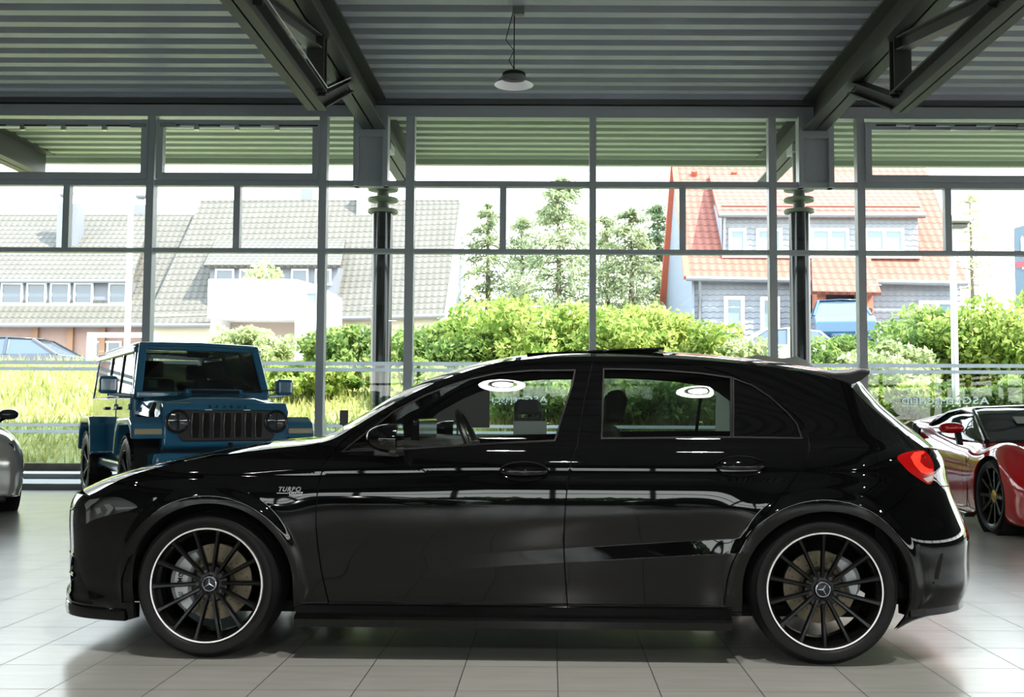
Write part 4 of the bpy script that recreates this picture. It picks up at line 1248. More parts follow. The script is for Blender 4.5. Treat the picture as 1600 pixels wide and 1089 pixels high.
def shrub(px, py_top, Y, rad, mtl, label, n=5200, size=.085, grp='leafy shrubs on the bank'):
    top = at(px, py_top, Y); zg = gz_(Y) if Y > 20 else 0; H = top.z - zg
    e = empty('shrub', (top.x, Y, zg), 0, label, 'shrub', grp)
    nc = 26; P = []
    cc = []
    for k in range(nc):
        a = random.uniform(0, 2*PI); r = rad*math.sqrt(random.random())*.85; zz = H*(random.uniform(.12, .86)) * (1 - .35*(r/rad)**2)
        cc.append((r*math.cos(a), r*math.sin(a)*.75, zz, random.uniform(.22, .4)*min(rad, H)))
    cc.append((0, 0, H*.85, .2*H))
    for (x, y, z, r) in cc:
        m = n // len(cc); d = rng.normal(size=(m, 3)); d /= np.linalg.norm(d, axis=1)[:, None]
        rr2 = r*rng.uniform(.55, 1.12, m)[:, None]; q = d*rr2*[1, 1, .8] + [x, y, z]; P.append(q)
    P = np.concatenate(P); P = P[P[:, 2] > .03]
    leaf_cloud('foliage', mtl, P, size, e)
    st = MB()
    for k in range(5):
        a = 2*PI*k/5; st.tube([(.05*math.cos(a), .05*math.sin(a), 0), (.3*rad*math.cos(a), .25*rad*math.sin(a), H*.35), (.45*rad*math.cos(a+.3), .4*rad*math.sin(a+.3), H*.7)], [.03, .02, .01], 5)
    st.build('stems', M_BARK, e, True)
    return e
sh = [(395, 512, 27.6, 1.3, M_PALE, 'pale flowering shrub in front of the white garage'),
      (468, 566, 24.5, 1.5, M_LEAF, 'low yellow-green shrub left of the tiled black column'),
      (548, 508, 26, 1.2, M_LEAF2, 'bluish-green shrub directly behind the left outdoor column'),
      (655, 560, 24.0, 1.5, M_LEAF, 'bright shrub just right of the left outdoor column'),
      (715, 500, 26.5, 1.7, M_LEAF2, 'shrub below the right gable of the grey roofed house'),
      (800, 462, 26.5, 1.9, M_LEAF, 'tall bright shrub under the feathery conifers'),
      (895, 470, 26.0, 1.8, M_LEAF, 'tall bright shrub left of the central window post'),
      (985, 478, 26.0, 1.8, M_LEAF, 'tall bright shrub right of the central window post'),
      (1070, 492, 25.5, 1.6, M_LEAF, 'shrub before the left corner of the red roofed house'),
      (1150, 532, 25.0, 1.3, M_PALE, 'thin pale shrub before the red roofed house wall'),
      (1310, 528, 25.5, 1.4, M_LEAF2, 'shrub just right of the right outdoor column'),
      (1385, 535, 24.5, 1.2, M_PALE, 'pale low shrub left of the white street lamp'),
      (1450, 478, 26.5, 1.5, M_LEAF2, 'shrub left of and behind the white street lamp'),
      (1535, 462, 25.5, 1.6, M_LEAF, 'large bright shrub right of the street lamp'),
      (1610, 455, 25.5, 1.6, M_LEAF, 'bright shrub cut by the right picture edge below the dark banner'),
      (830, 575, 22.8, 1.3, M_LEAF2, 'low deep green shrub seen through the front door window'),
      (1010, 590, 22.8, 1.5, M_LEAF2, 'low deep green shrub seen through the rear door window left half'),
      (1110, 590, 22.8, 1.4, M_LEAF2, 'low deep green shrub seen through the rear door window right half'),
      (930, 575, 22.8, 1.3, M_LEAF2, 'low deep green shrub hidden behind the hatchback roof centre'),
      (1240, 565, 23.5, 1.2, M_LEAF, 'low shrub behind the grey draped cover'),
      (1480, 600, 22.8, 1.3, M_LEAF2, 'low green shrub right behind the mirrored lettering'),
      (1400, 590, 23.0, 1.2, M_LEAF, 'low yellow-green shrub above the hatchback tail'),
      (1580, 590, 22.6, 1.3, M_LEAF2, 'low dark shrub above the red car roof')]
for a in sh: shrub(*a)

def conifer(px, py_top, Y, rad, mtl, label, n=5200, droop=.35):
    top = at(px, py_top, Y); zg = 2.5; H = top.z - zg
    e = empty('conifer', (top.x, Y, zg), 0, label, 'tree', 'conifers behind the shrubs')
    MB().tube([(0, 0, 0), (.05, 0, H*.5), (0, 0, H*.97)], [.2, .12, .03], 8).build('trunk', M_BARK, e, True)
    P = []; D = []; nb = 46; m = n // nb; br = MB()
    for k in range(nb):
        t = (k + .5)/nb; z = H*(.10 + .88*t) + random.uniform(-.25, .25); a = k*2.4 + random.uniform(-.3, .3); L = rad*1.25*(1 - t)**.7*random.uniform(.5, 1.2) + .2
        u = rng.random(m)**.7; sp = .10*L + .10
        x = u*L*math.cos(a); y = u*L*math.sin(a); zz = z + .12*L*u - droop*L*u**2
        q = np.stack([x, y, zz], 1) + rng.normal(size=(m, 3))*[sp, sp, sp*.6]; P.append(q)
        d = np.tile([math.cos(a), math.sin(a), -.5], (m, 1)); D.append(d)
        br.tube([(0, 0, z), (.5*L*math.cos(a), .5*L*math.sin(a), z + .06*L - droop*L*.25), (L*.9*math.cos(a), L*.9*math.sin(a), z + .1*L - droop*L*.8)], [.035, .02, .008], 4)
    br.build('branches', M_BARK, e, True)
    leaf_cloud('foliage', mtl, np.concatenate(P), .15, e, np.concatenate(D), .28)
conifer(762, 318, 47, 1.7, M_NEED, 'thin feathery conifer right of the grey roofed house', 3500)
conifer(872, 268, 45, 2.9, M_NEED, 'tallest feathery conifer left of the central window post', 8000)
conifer(815, 330, 49, 1.8, M_NEED, 'narrow conifer between the two feathery taller ones', 3500)
conifer(948, 330, 48, 1.8, M_NEED, 'slim conifer just right of the central window post', 3500)
conifer(985, 322, 46, 2.2, M_NEED, 'feathery conifer between central post and red roofed house', 5000)
conifer(1027, 315, 50, 2.0, M_NEED2, 'dense dark fir beside the red roofed house gable', 5000, .2)
conifer(1515, 300, 60, 2.8, M_PALE, 'pale thin tree behind the white street lamp', 2600, .1)
conifer(1200, 247, 62, 2.5, M_NEED2, 'dark treetop just over the red roof ridge', 3000, .1)
tr = empty('garden_tree', at(412, 470, 38), 0, 'small yellow-green tree behind the white garage', 'tree')
q = rng.normal(size=(2500, 3)); q /= np.linalg.norm(q, axis=1)[:, None]; q *= rng.uniform(.3, 1.0, 2500)[:, None]*[.9, .7, 1.5]
leaf_cloud('foliage', M_PALE, q, .12, tr); MB().tube([(0, 0, -3), (0, 0, .5)], .06, 6).build('trunk', M_BARK, tr, True)

# ---- houses
def tile_mat(name, c1, c2, w, h, edge_shade, colw=.35):
    """rows of roof tiles: shade painted along each lower row edge and into each trough"""
    m = bpy.data.materials.new(name); m.use_nodes = True; nt = m.node_tree; L = nt.links; b = nt.nodes['Principled BSDF']; b.inputs['Roughness'].default_value = .8
    uv = nt.nodes.new('ShaderNodeUVMap'); sp = nt.nodes.new('ShaderNodeSeparateXYZ'); L.new(uv.outputs[0], sp.inputs[0])
    def M(op, a, b_=None, c=None):
        n = nt.nodes.new('ShaderNodeMath'); n.operation = op
        for i, v in enumerate((a, b_, c)):
            if v is None: continue
            if isinstance(v, (int, float)): n.inputs[i].default_value = v
            else: L.new(v, n.inputs[i])
        return n.outputs[0]
    nz = nt.nodes.new('ShaderNodeTexNoise'); nz.inputs['Scale'].default_value = 1.1; nz.inputs['Detail'].default_value = 6; L.new(uv.outputs[0], nz.inputs['Vector'])
    wob = M('MULTIPLY', M('SINE', M('MULTIPLY', sp.outputs[0], 2*PI/w)), .07)
    v = M('FRACT', M('ADD', M('DIVIDE', sp.outputs[1], h), wob))
    row = M('SMOOTH_MIN', M('MULTIPLY', v, 5.0), 1.0, .2)
    col = M('MULTIPLY_ADD', M('SINE', M('MULTIPLY', sp.outputs[0], 2*PI/w)), .5, .5)
    hgt = M('MULTIPLY', row, M('MULTIPLY_ADD', col, colw, 1 - colw))
    mx = nt.nodes.new('ShaderNodeMix'); mx.data_type = 'RGBA'; mx.inputs[6].default_value = edge_shade; L.new(hgt, mx.inputs[0])
    m2 = nt.nodes.new('ShaderNodeMix'); m2.data_type = 'RGBA'; m2.inputs[6].default_value = c2; m2.inputs[7].default_value = c1; L.new(nz.outputs['Fac'], m2.inputs[0])
    L.new(m2.outputs[2], mx.inputs[7]); L.new(mx.outputs[2], b.inputs['Base Color'])
    bp = nt.nodes.new('ShaderNodeBump'); bp.inputs['Distance'].default_value = .05; bp.inputs['Strength'].default_value = .6
    L.new(hgt, bp.inputs['Height']); L.new(bp.outputs[0], b.inputs['Normal'])
    return m
M_ROOFG = tile_mat('grey_roof_tiles', srgb(104, 100, 91), srgb(84, 80, 73), .26, .36, srgb(54, 51, 46))
M_ROOFR = tile_mat('red_roof_tiles', srgb(158, 100, 84), srgb(136, 80, 66), .28, .38, srgb(98, 52, 42), .45)
M_SLATE = tile_mat('slate_cladding', srgb(146, 149, 154), srgb(128, 131, 137), .25, .2, srgb(108, 111, 117), .2)
M_CREAM = mat('cream_render', srgb(186, 176, 152), .9); M_PINK = mat('rose_render', srgb(150, 126, 116), .9, var=(3, .08))
M_GUT = mat('zinc_gutter', srgb(130, 132, 134), .5, .5); M_WINF = mat('white_window_frame', srgb(238, 240, 240), .5)
M_WING = mat('house_window_glass', srgb(70, 82, 92), .08, 0, spec=.8); M_WINC = mat('curtained_glass', srgb(116, 130, 134), .25)
def uvplane(mb_name, quads, material, parent, thick=.12):
    """sloping roof or wall sheets given by 4 world corners (a, b along the eave; c, d above), with metric UVs"""
    vs = []; fs = []; uvs = []
    for (a, b, c, d) in quads:
        a, b, c, d = map(Vector, (a, b, c, d)); o = len(vs)
        ux = (b - a).normalized(); nn = (b - a).cross(d - a).normalized(); uy = nn.cross(ux)
        if nn.y > 0: nn = -nn
        tp = [a, b, c, d]; bt = [p - nn*thick for p in tp]
        vs += tp + bt
        for f in ((0, 1, 2, 3), (7, 6, 5, 4), (0, 4, 5, 1), (1, 5, 6, 2), (2, 6, 7, 3), (3, 7, 4, 0)):
            fs.append(tuple(i + o for i in f))
            for i in f:
                p = (tp + bt)[i] - a; uvs.append((p.dot(ux), p.dot(uy)))
    me = bpy.data.meshes.new(mb_name); me.from_pydata([tuple(v) for v in vs], [], fs); ul = me.uv_layers.new(name='UVMap')
    for i, l in enumerate(ul.data): l.uv = uvs[i]
    me.materials.append(material); o = bpy.data.objects.new(mb_name, me); COL.objects.link(o); o.parent = parent
    return o
def win(parent, x0, x1, y0, y1, Y, mtl=None, fr=.07, name='window'):
    a, b = at(x0, y1, Y), at(x1, y0, Y); m = MB()
    m.box(a.x, a.x+fr, Y-.04, Y+.1, a.z, b.z).box(b.x-fr, b.x, Y-.04, Y+.1, a.z, b.z).box(a.x+fr, b.x-fr, Y-.037, Y+.1, b.z-fr, b.z-.002).box(a.x+fr, b.x-fr, Y-.037, Y+.1, a.z+.002, a.z+fr)
    if b.x - a.x > 1.1:
        c = (a.x+b.x)/2; m.box(c-fr*.6, c+fr*.6, Y-.033, Y+.1, a.z+fr, b.z-fr)
    w = m.build(name, M_WINF, parent)
    MB().box(a.x+fr*.5, b.x-fr*.5, Y, Y+.06, a.z+fr*.5, b.z-fr*.5).build('pane', mtl or M_WING, w)
def chimney(parent, x0, x1, y0, y1, Y, mtl, cowl=True):
    a, b = at(x0, y1, Y), at(x1, y0, Y); c = MB().box(a.x, b.x, Y, Y+.7, a.z-1, b.z).build('chimney', mtl, parent)
    if cowl:
        m = MB(); cx_ = (a.x+b.x)/2; m.tube([(cx_, Y+.3, b.z), (cx_, Y+.3, b.z+.3)], .12, 8); m.sphere((cx_, Y+.3, b.z+.5), .28, .22, .22)
        m.prism([(cx_+.1, b.z+.6), (cx_+.9, b.z+.45), (cx_+.1, b.z+.4)], Y+.29, Y+.32)
        m.build('chimney_cowl', M_GUT, c, True)
root0 = (0, 0, 0)
hA = empty('terraced_house', root0, 0, 'grey tiled house with a long dormer window band at far left', 'house')
T = lambda x, y, Y: tuple(at(x, y, Y))
uvplane('roof', [(T(-260, 507, 42), T(250, 507, 42), T(330, 335, 46.5), T(-260, 335, 46.5))], M_ROOFG, hA)
uvplane('dormer_roof', [(T(-260, 436, 42.6), T(207, 436, 42.6), T(232, 352, 46.0), T(-260, 352, 46.0))], M_ROOFG, hA, .15)
MB().tube([T(-260, 508, 41.9), T(250, 508, 41.9)], .09, 8).tube([T(-260, 439, 42.5), T(208, 439, 42.5)], .08, 8).build('gutter', M_GUT, hA, True)
a, b = at(-260, 476, 42.9), at(204, 440, 42.9)
MB().box(a.x, b.x, 42.9, 45, a.z, b.z).build('dormer_wall', M_SLATE, hA)
MB().box(a.x, b.x + .1, 42.7, 43.0, a.z - .12, a.z + .06).build('window_sill', M_WINF, hA)
for x0, x1 in ((-38, -4), (1, 36), (41, 73), (78, 110), (115, 146), (169, 199)): win(hA, x0, x1, 442, 475, 42.85)
a, b = at(-260, 575, 42.6), at(235, 508, 42.6); MB().box(a.x, b.x, 42.6, 50, 2.0, b.z).build('wall', M_PINK, hA)
win(hA, 146, 190, 533, 560, 42.55); win(hA, 20, 60, 533, 560, 42.55)
for x in (55, 110, 160): 
    a = at(x, 520, 42.5); MB().box(a.x - .12, a.x + .12, 42.45, 42.6, 2.2, a.z + .35).build('timber_post', mat('brown_timber', srgb(146, 112, 88), .8), hA)
chimney(hA, 87, 104, 318, 400, 44.4, M_SLATE); chimney(hA, 104, 121, 318, 380, 44.6, M_SLATE, False); chimney(hA, 203, 228, 320, 340, 46.6, M_SLATE)
hB = empty('gabled_house', root0, 0, 'large grey tiled gabled house behind the white garage', 'house')
uvplane('roof', [(T(225, 507, 41), T(693, 492, 41), T(718, 315, 46), T(313, 316, 46))], M_ROOFG, hB)
uvplane('rear_roof', [(T(313, 316, 46.0), T(718, 315, 46.0), T(729, 470, 52), T(330, 470, 52))], M_ROOFG, hB)
g1, g2, g3 = T(690, 492, 41.1), T(716, 317, 46), T(727, 470, 51.6)
m = MB(); m.add([g1, g2, g3, (g3[0], g3[1], 2), (g1[0], g1[1], 2)], [(0, 1, 2, 3, 4)]); m.build('gable_wall', mat('pale_gable', srgb(176, 178, 180), .8), hB, solid=.1)
a, b = at(236, 560, 41.3), at(688, 494, 41.3); MB().box(a.x, b.x, 41.3, 48, 2.0, b.z + .05).build('wall', M_CREAM, hB)
MB().tube([T(520, 498, 40.9), T(695, 493, 40.9)], .08, 8).tube([T(225, 508, 40.9), T(330, 508, 40.9)], .08, 8).build('gutter', M_GUT, hB, True)
a, b = at(327, 472, 41.6), at(526, 414, 41.6); MB().box(a.x, b.x, 41.6, 45, a.z, b.z).build('dormer_wall', M_SLATE, hB)
uvplane('dormer_roof', [(T(318, 414, 41.3), T(532, 414, 41.3), T(540, 372, 44.5), T(338, 372, 44.5))], M_ROOFG, hB, .12)
for x0, x1 in ((336, 366), (374, 396), (455, 482), (492, 518)): win(hB, x0, x1, 420, 446, 41.55)
chimney(hB, 470, 488, 295, 316, 46.2, M_SLATE, False); chimney(hB, 557, 577, 292, 333, 45.4, mat('pale_flue', srgb(190, 198, 204), .5, .3), False)
gar = empty('garage', root0, 0, 'white flat-topped garage with a shaded brown opening', 'garage')
a, b = at(323, 497, 35), at(462, 436, 35)
MB().box(a.x, b.x, 35, 39, a.z, b.z).build('fascia', M_WHITE, gar, bevel=.05)
c = at(500, 497, 35.3)
MB().prism([(b.x, 2.4), (c.x, 2.4), (c.x, at(500, 446, 35).z), (b.x, b.z)], 35.0, 39).build('side_wall', mat('garage_white', srgb(226, 226, 224), .8), gar)
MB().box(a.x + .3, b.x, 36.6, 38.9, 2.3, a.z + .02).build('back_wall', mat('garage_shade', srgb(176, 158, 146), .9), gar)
MB().box(a.x + .1, a.x + .3, 35.1, 38.9, 2.3, a.z + .02).build('pillar', M_WHITE, gar)
win(gar, 476, 498, 455, 476, 34.95, M_WINC)

hC = empty('slate_house', root0, 0, 'house with orange-red tiled roof and grey slate walls at right', 'house')
YE = 36.0
uvplane('roof', [(T(1074, 433, YE), T(1512, 441, YE), T(1447, 262, 41), T(1055, 258, 41))], M_ROOFR, hC)
uvplane('rear_roof', [(T(1055, 258, 41), T(1447, 262, 41), T(1470, 474, 46), T(1036, 474, 46))], M_ROOFR, hC, .1)
g = [T(1083, 434, YE + .25), T(1057, 262, 41), T(1042, 474, 45.8)]
MB().add([g[0], g[1], g[2], (g[2][0], g[2][1], 2), (g[0][0], g[0][1], 2)], [(0, 1, 2, 3, 4)]).build('gable_wall', mat('gable_slate_shaded', srgb(120, 128, 138), .8), hC, solid=.08)  # bluish shade of the side-facing gable is put into its slate colour
m = MB(); m.bar(T(1054, 258, 41), T(1036, 475, 46), .3, .25).bar(T(1054, 258, 41), T(1073, 434, YE), .2, .16); m.build('verge', mat('verge_red', srgb(176, 92, 70), .8), hC)
z_ = at(1300, 434, YE + .4).z
a, b = at(1084, 540, YE + .4), at(1500, 434, YE + .4)
uvplane('front_wall', [((a.x, YE + .4, 2.2), (b.x, YE + .4, 2.2), (b.x, YE + .4, z_), (a.x, YE + .4, z_))], M_SLATE, hC, .3)
MB().tube([T(1072, 435, YE - .1), T(1512, 443, YE - .1)], .09, 8).tube([T(1094, 437, YE), T(1094, 465, YE + .3), (at(1090, 465, YE + .3).x, YE + .3, 2.4)], .05, 6).tube([T(1123, 336, 36.6), T(1446, 336, 36.6)], .08, 8).tube([T(1133, 338, 36.7), T(1131, 396, 36.8)], .05, 6).build('gutter', M_GUT, hC, True)
a, b = at(1130, 402, 36.9), at(1434, 337, 36.9)
uvplane('dormer_front', [((a.x, 36.9, a.z), (b.x, 36.9, a.z), (b.x, 36.9, b.z), (a.x, 36.9, b.z))], M_SLATE, hC, .2)
MB().prism([(36.95, a.z), (36.95, b.z), (40.2, b.z + 1.2), (39.0, a.z)], a.x, a.x + .12, 'x').prism([(36.95, a.z), (36.95, b.z), (40.2, b.z + 1.2), (39.0, a.z)], b.x - .12, b.x, 'x').build('dormer_cheek', mat('cheek_slate', srgb(140, 146, 156), .8), hC)
uvplane('dormer_roof', [(T(1123, 335, 36.55), T(1447, 336, 36.55), T(1420, 275, 40.3), T(1108, 273, 40.3))], M_ROOFR, hC, .12)
MB().tube([T(1127, 322, 36.9), T(1437, 323, 36.9)], .035, 6).build('snow_guard', mat('snow_guard_red', srgb(120, 62, 50), .7), hC, True)
MB().box(a.x - .05, b.x + .05, 36.7, 36.95, at(1300, 403, 36.7).z, at(1300, 397, 36.7).z).build('window_sill', M_WINF, hC)
for x0, x1, mt in ((1139, 1166, M_WINC), (1182, 1222, M_WINC), (1267, 1326, M_WINC), (1351, 1412, M_WINC)): win(hC, x0, x1, 357, 395, 36.85, mt, .1)
for x0, x1, y0, y1 in ((1132, 1163, 463, 520), (1189, 1218, 464, 518), (1437, 1492, 470, 520)): win(hC, x0, x1, y0, y1, YE + .3, M_WINC, .12)
uvplane('porch_roof', [(T(1270, 455, 34.9), T(1377, 457, 34.9), T(1360, 402, 36.6), T(1268, 402, 36.6))], M_ROOFR, hC, .12)
a, b = at(1275, 520, YE - .4), at(1352, 458, YE - .4)
MB().box(a.x, a.x + .3, YE - .6, YE + .4, 2.3, b.z).box(b.x - .25, b.x + .2, YE - .6, YE + .4, 2.3, b.z).build('porch_pillar', mat('red_brick', srgb(164, 104, 84), .9), hC)
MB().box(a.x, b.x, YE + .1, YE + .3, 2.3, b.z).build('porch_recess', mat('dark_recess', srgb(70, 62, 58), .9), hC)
MB().box(a.x + .55, a.x + 1.6, YE + .0, YE + .1, 2.3, b.z - .5).build('front_door', M_WINF, hC)
MB().sphere(tuple(at(1315, 473, YE)), .17, .1, .1).build('porch_lamp', M_WINF, hC, True)
vs, fs = text_mesh('12', .3, .01, .005); c = at(1357, 487, YE - .65); MB().add([(v[0]+c.x, v[1]+c.y, v[2]+c.z) for v in vs], fs).build('house_number', M_BLACKP, hC, norm=False)
for x, y in ((1085, 270), (1147, 271)):
    MB().tube([T(x, y + 4, 40.5), T(x, y - 3, 40.4)], .12, 8).build('roof_vent', mat('vent_red', srgb(150, 70, 52), .8), hC, True)

# ---- outdoor columns under the canopy
M_COLM = mat('polished_column', srgb(38, 44, 46), .12, .3)
for px, lab in ((594, 'dark polished round column outside, left one with ringed capital'), (1252, 'dark polished round column outside, right one with ringed capital')):
    p = at(px, 640, 17.05)
    e = empty('outdoor_column', (p.x, 17.05, 0), 0, lab, 'column', 'columns under the canopy')
    z3 = at(px, 328, 17.05).z
    MB().lathe([(.165, 0), (.165, z3)], 32).build('shaft', M_COLM, e, True)
    MB().lathe([(.10, z3 - .02), (.10, ZB)], 24).build('neck', mat('neck_green', srgb(96, 104, 92), .4), e, True)
    for yy in (331, 313, 296):
        z = at(px, yy, 17.05).z
        MB().lathe([(.09, z - .03), (.24, z - .02), (.25, z + .01), (.24, z + .03), (.09, z + .05)], 32).build('capital_ring', mat('ring_green', srgb(140, 150, 132), .45), e, True, angle=30)
    MB().box(-.15, .15, -.2, .2, ZB - .12, ZB).build('bearing_plate', M_FRAME, e)
# bearing at the far-left outrigger end
# ---- street lamps, poles, barrier, banner
def pole(px, ytop, ybot, Y, r, lab, head):
    a, b = at(px, ybot, Y), at(px, ytop, Y)
    e = empty('street_lamp' if head else 'flag_pole', (a.x, Y, gz_(Y)), 0, lab, 'street lamp' if head else 'pole')
    MB().tube([(0, 0, 0), (0, 0, b.z - gz_(Y))], [r, r*.85], 12).build('pole', M_WHITE, e, True)
    if head:
        h = b.z - gz_(Y); MB().box(-.12, .34, -.2, .2, h - .05, h + .12).box(-.05, .3, -.14, .14, h - .14, h - .05).build('lamp_head', mat('lamp_head_grey', srgb(150, 146, 140), .5), e, bevel=.04)
pole(198, 300, 560, 26, .075, 'plain white pole in front of the grey roofed terrace', False)
pole(1494, 347, 660, 22.5, .075, 'white street lamp with a flat grey head at right', True)
a, b = at(138, 527, 30), at(248, 520, 30)
br = empty('barrier', (a.x, 30, 2.5), 0, 'white horizontal barrier bar across the foot of the terrace', 'barrier')
MB().box(0, b.x - a.x, -.08, .08, a.z - 2.5, b.z - 2.5).build('bar', M_WHITE, br); MB().box(.0, .2, -.1, .1, 0, a.z - 2.5).box(b.x-a.x-.2, b.x-a.x, -.1, .1, 0, a.z-2.5).build('foot', M_WHITE, br)
e = empty('advertising_banner', (at(1587, 420, 32).x, 32, 0), 0, 'dark blue-grey advertising banner tower at the right picture edge', 'banner')
zt, zb_ = at(1587, 356, 32).z, at(1587, 480, 32).z
MB().add([(0, 0, zb_ - 3), (1.9, -.6, zb_ - 3), (1.9, -.6, zt + .5), (0, 0, zt), (0.1, .3, zb_ - 3), (2.0, -.3, zb_ - 3), (2.0, -.3, zt + .5), (0.1, .3, zt)], [(0, 1, 2, 3), (4, 7, 6, 5), (0, 3, 7, 4), (3, 2, 6, 7), (1, 5, 6, 2)]).build('panel', mat('banner_blue_grey', srgb(76, 94, 108), .6), e)
def face(poly, mtl, nm, off=.012):
    dx = Vector((1.9, -.6, 0)).normalized(); nn = Vector((-.3, -.95, 0)).normalized()
    MB().add([tuple(dx*u + nn*off + Vector((0, 0, z))) for u, z in poly], [tuple(range(len(poly)))]).build(nm, mtl, e, norm=False)
zr = at(1590, 413, 32).z; face([(0.02, zr - .12), (1.2, zr - .02), (1.2, zr + .2), (0.02, zr + .08)], mat('banner_red', srgb(200, 60, 70), .6), 'red_stripe')
vs, fs = text_mesh('TEST', .5, .004, .006); dx = Vector((1.9, -.6, 0)).normalized(); nn = Vector((-.3, -.95, 0)).normalized(); zt2 = at(1592, 428, 32).z
MB().add([tuple(dx*(v[0] + .72) + nn*(.014 - v[1]) + Vector((0, 0, v[2] + zt2))) for v in vs], fs).build('letters', M_WHITE, e, norm=False)
zt3 = at(1592, 388, 32).z
face([(.16, zt3 - .25), (.24, zt3 - .25), (.24, zt3 + .3), (.20, zt3 + .38), (.16, zt3 + .3)], M_WHITE, 'tower_motif'); face([(.30, zt3 - .25), (.6, zt3 - .25), (.6, zt3 + .02), (.45, zt3 + .12), (.30, zt3 + .02)], M_WHITE, 'roof_motif')

# unseen hedge behind the rear windows, added for the paint to reflect
hq = []
for k in range(9):
    x = -16 + 4*k
    q = rng.normal(size=(700, 3)); q /= np.linalg.norm(q, axis=1)[:, None]; q = q*rng.uniform(.7, 1, 700)[:, None]*[2.4, .8, 1.0] + [x, YB - 9, 1.0]
    hq.append(q)
tag(leaf_cloud('hedge', M_NEED2, np.concatenate(hq), .35), 'dark hedge added behind the camera outside the rear windows, for reflections', 'hedge', kind='stuff')

# ---- small generic cars parked outside
def street_car(px, py_bot, Y, rz, body, lab, L=4.5, zroad=None, Hs=1.0):
    p = at(px, py_bot, Y); z0 = p.z if zroad is None else zroad
    e = empty('parked_car', (p.x, Y, z0), rz, lab, 'car', None)
    prof = [(-.5*L, .35), (-.5*L, .75), (-.47*L, .9), (-.40*L, .97), (-.28*L, 1.38), (-.12*L, 1.46), (.06*L, 1.42), (.22*L, 1.02), (.40*L, .88), (.49*L, .70), (.5*L, .4), (.45*L, .25), (-.45*L, .25)]
    prof = [(a, b*Hs) for a, b in prof]
    low = [(-.5*L, .35), (-.5*L, .75), (-.47*L, .9), (-.40*L, .95), (.20*L, .98), (.40*L, .88), (.49*L, .70), (.5*L, .4), (.45*L, .25), (-.45*L, .25)]
    MB().prism([(a, b*Hs) for a, b in low], -.88, .88).build('body', body, e, bevel=.06)
    m = MB(); up = [(-.41*L, .93), (-.29*L, 1.36), (-.12*L, 1.45), (.06*L, 1.40), (.24*L, .95)]; o = 0
    n_ = len(up); m.add([(a, -.84 + .22*(b - .9)*2, b*Hs) for a, b in up] + [(a, .84 - .22*(b - .9)*2, b*Hs) for a, b in up], [tuple(range(n_)), tuple(range(n_, 2*n_))[::-1]] + [(i, i+1, n_+i+1, n_+i) for i in range(n_-1)])
    m.build('cabin_glass', M_WING, e)
    rf = MB(); rr2 = [(-.30*L, 1.37), (-.12*L, 1.47), (.07*L, 1.42)]; rf.grid([[(a, -.64, b*Hs), (a, 0, b*Hs + .03), (a, .64, b*Hs)] for a, b in rr2]).build('roof', body, e, True, solid=.04)
    for a, b in (((-.41*L, -.84, .95), (-.30*L, -.64, 1.38)), ((.24*L, -.84, .95), (.07*L, -.64, 1.42)), ((-.08*L, -.85, .95), (-.09*L, -.64, 1.44))):
        MB().bar((a[0], a[1], a[2]*Hs), (b[0], b[1], b[2]*Hs), .06, .06).build('pillar', body, e)
        MB().bar((a[0], -a[1], a[2]*Hs), (b[0], -b[1], b[2]*Hs), .06, .06).build('pillar', body, e)
    for sx in (-.31, .31):
        for sy in (-1, 1):
            w = MB().lathe([(0, -.1), (.31, -.1), (.33, -.06), (.33, .08), (0, .1)], 24, (sx*L, sy*.80, .33), 'y').build('wheel', M_RUB, e, True, angle=40)
            MB().lathe([(0, -.105 if sy < 0 else .105), (.2, -.102 if sy < 0 else .102)], 20, (sx*L, sy*.80, .33), 'y').build('rim', M_ALU, w, True)
    return e
street_car(48, 606, 31.5, 0.0, mat('grey_car_paint', srgb(66, 72, 80), .2, .4, coat=.5), 'dark grey saloon parked on the road at far left', 4.7)
street_car(1312, 552, 33.2, math.radians(-100), mat('blue_car_paint', srgb(50, 80, 112), .2, .3, coat=.5), 'blue car parked before the porch of the red roofed house', 4.4, Hs=1.15)
street_car(1205, 592, 31.5, math.radians(180), mat('white_car_paint', srgb(225, 228, 230), .2, .0, coat=.5), 'white car parked left of the right outdoor column', 4.3)

for x_, y_, r_, l_ in ((-4.2, -8.5, .15, 'dark car added behind the camera at the left, for reflections'), (2.6, -9.0, -.1, 'dark car added straight behind the camera, for reflections'), (8.5, -8.0, .2, 'dark car added behind the camera at the right, for reflections')):  # unseen cars, added so the black paint mirrors dark shapes
    c_ = street_car(860, 700, 30, r_, mat('charcoal_paint', srgb(24, 26, 30), .15, .2, coat=.5), l_, 4.4)
    c_.location = (x_, y_, 0)
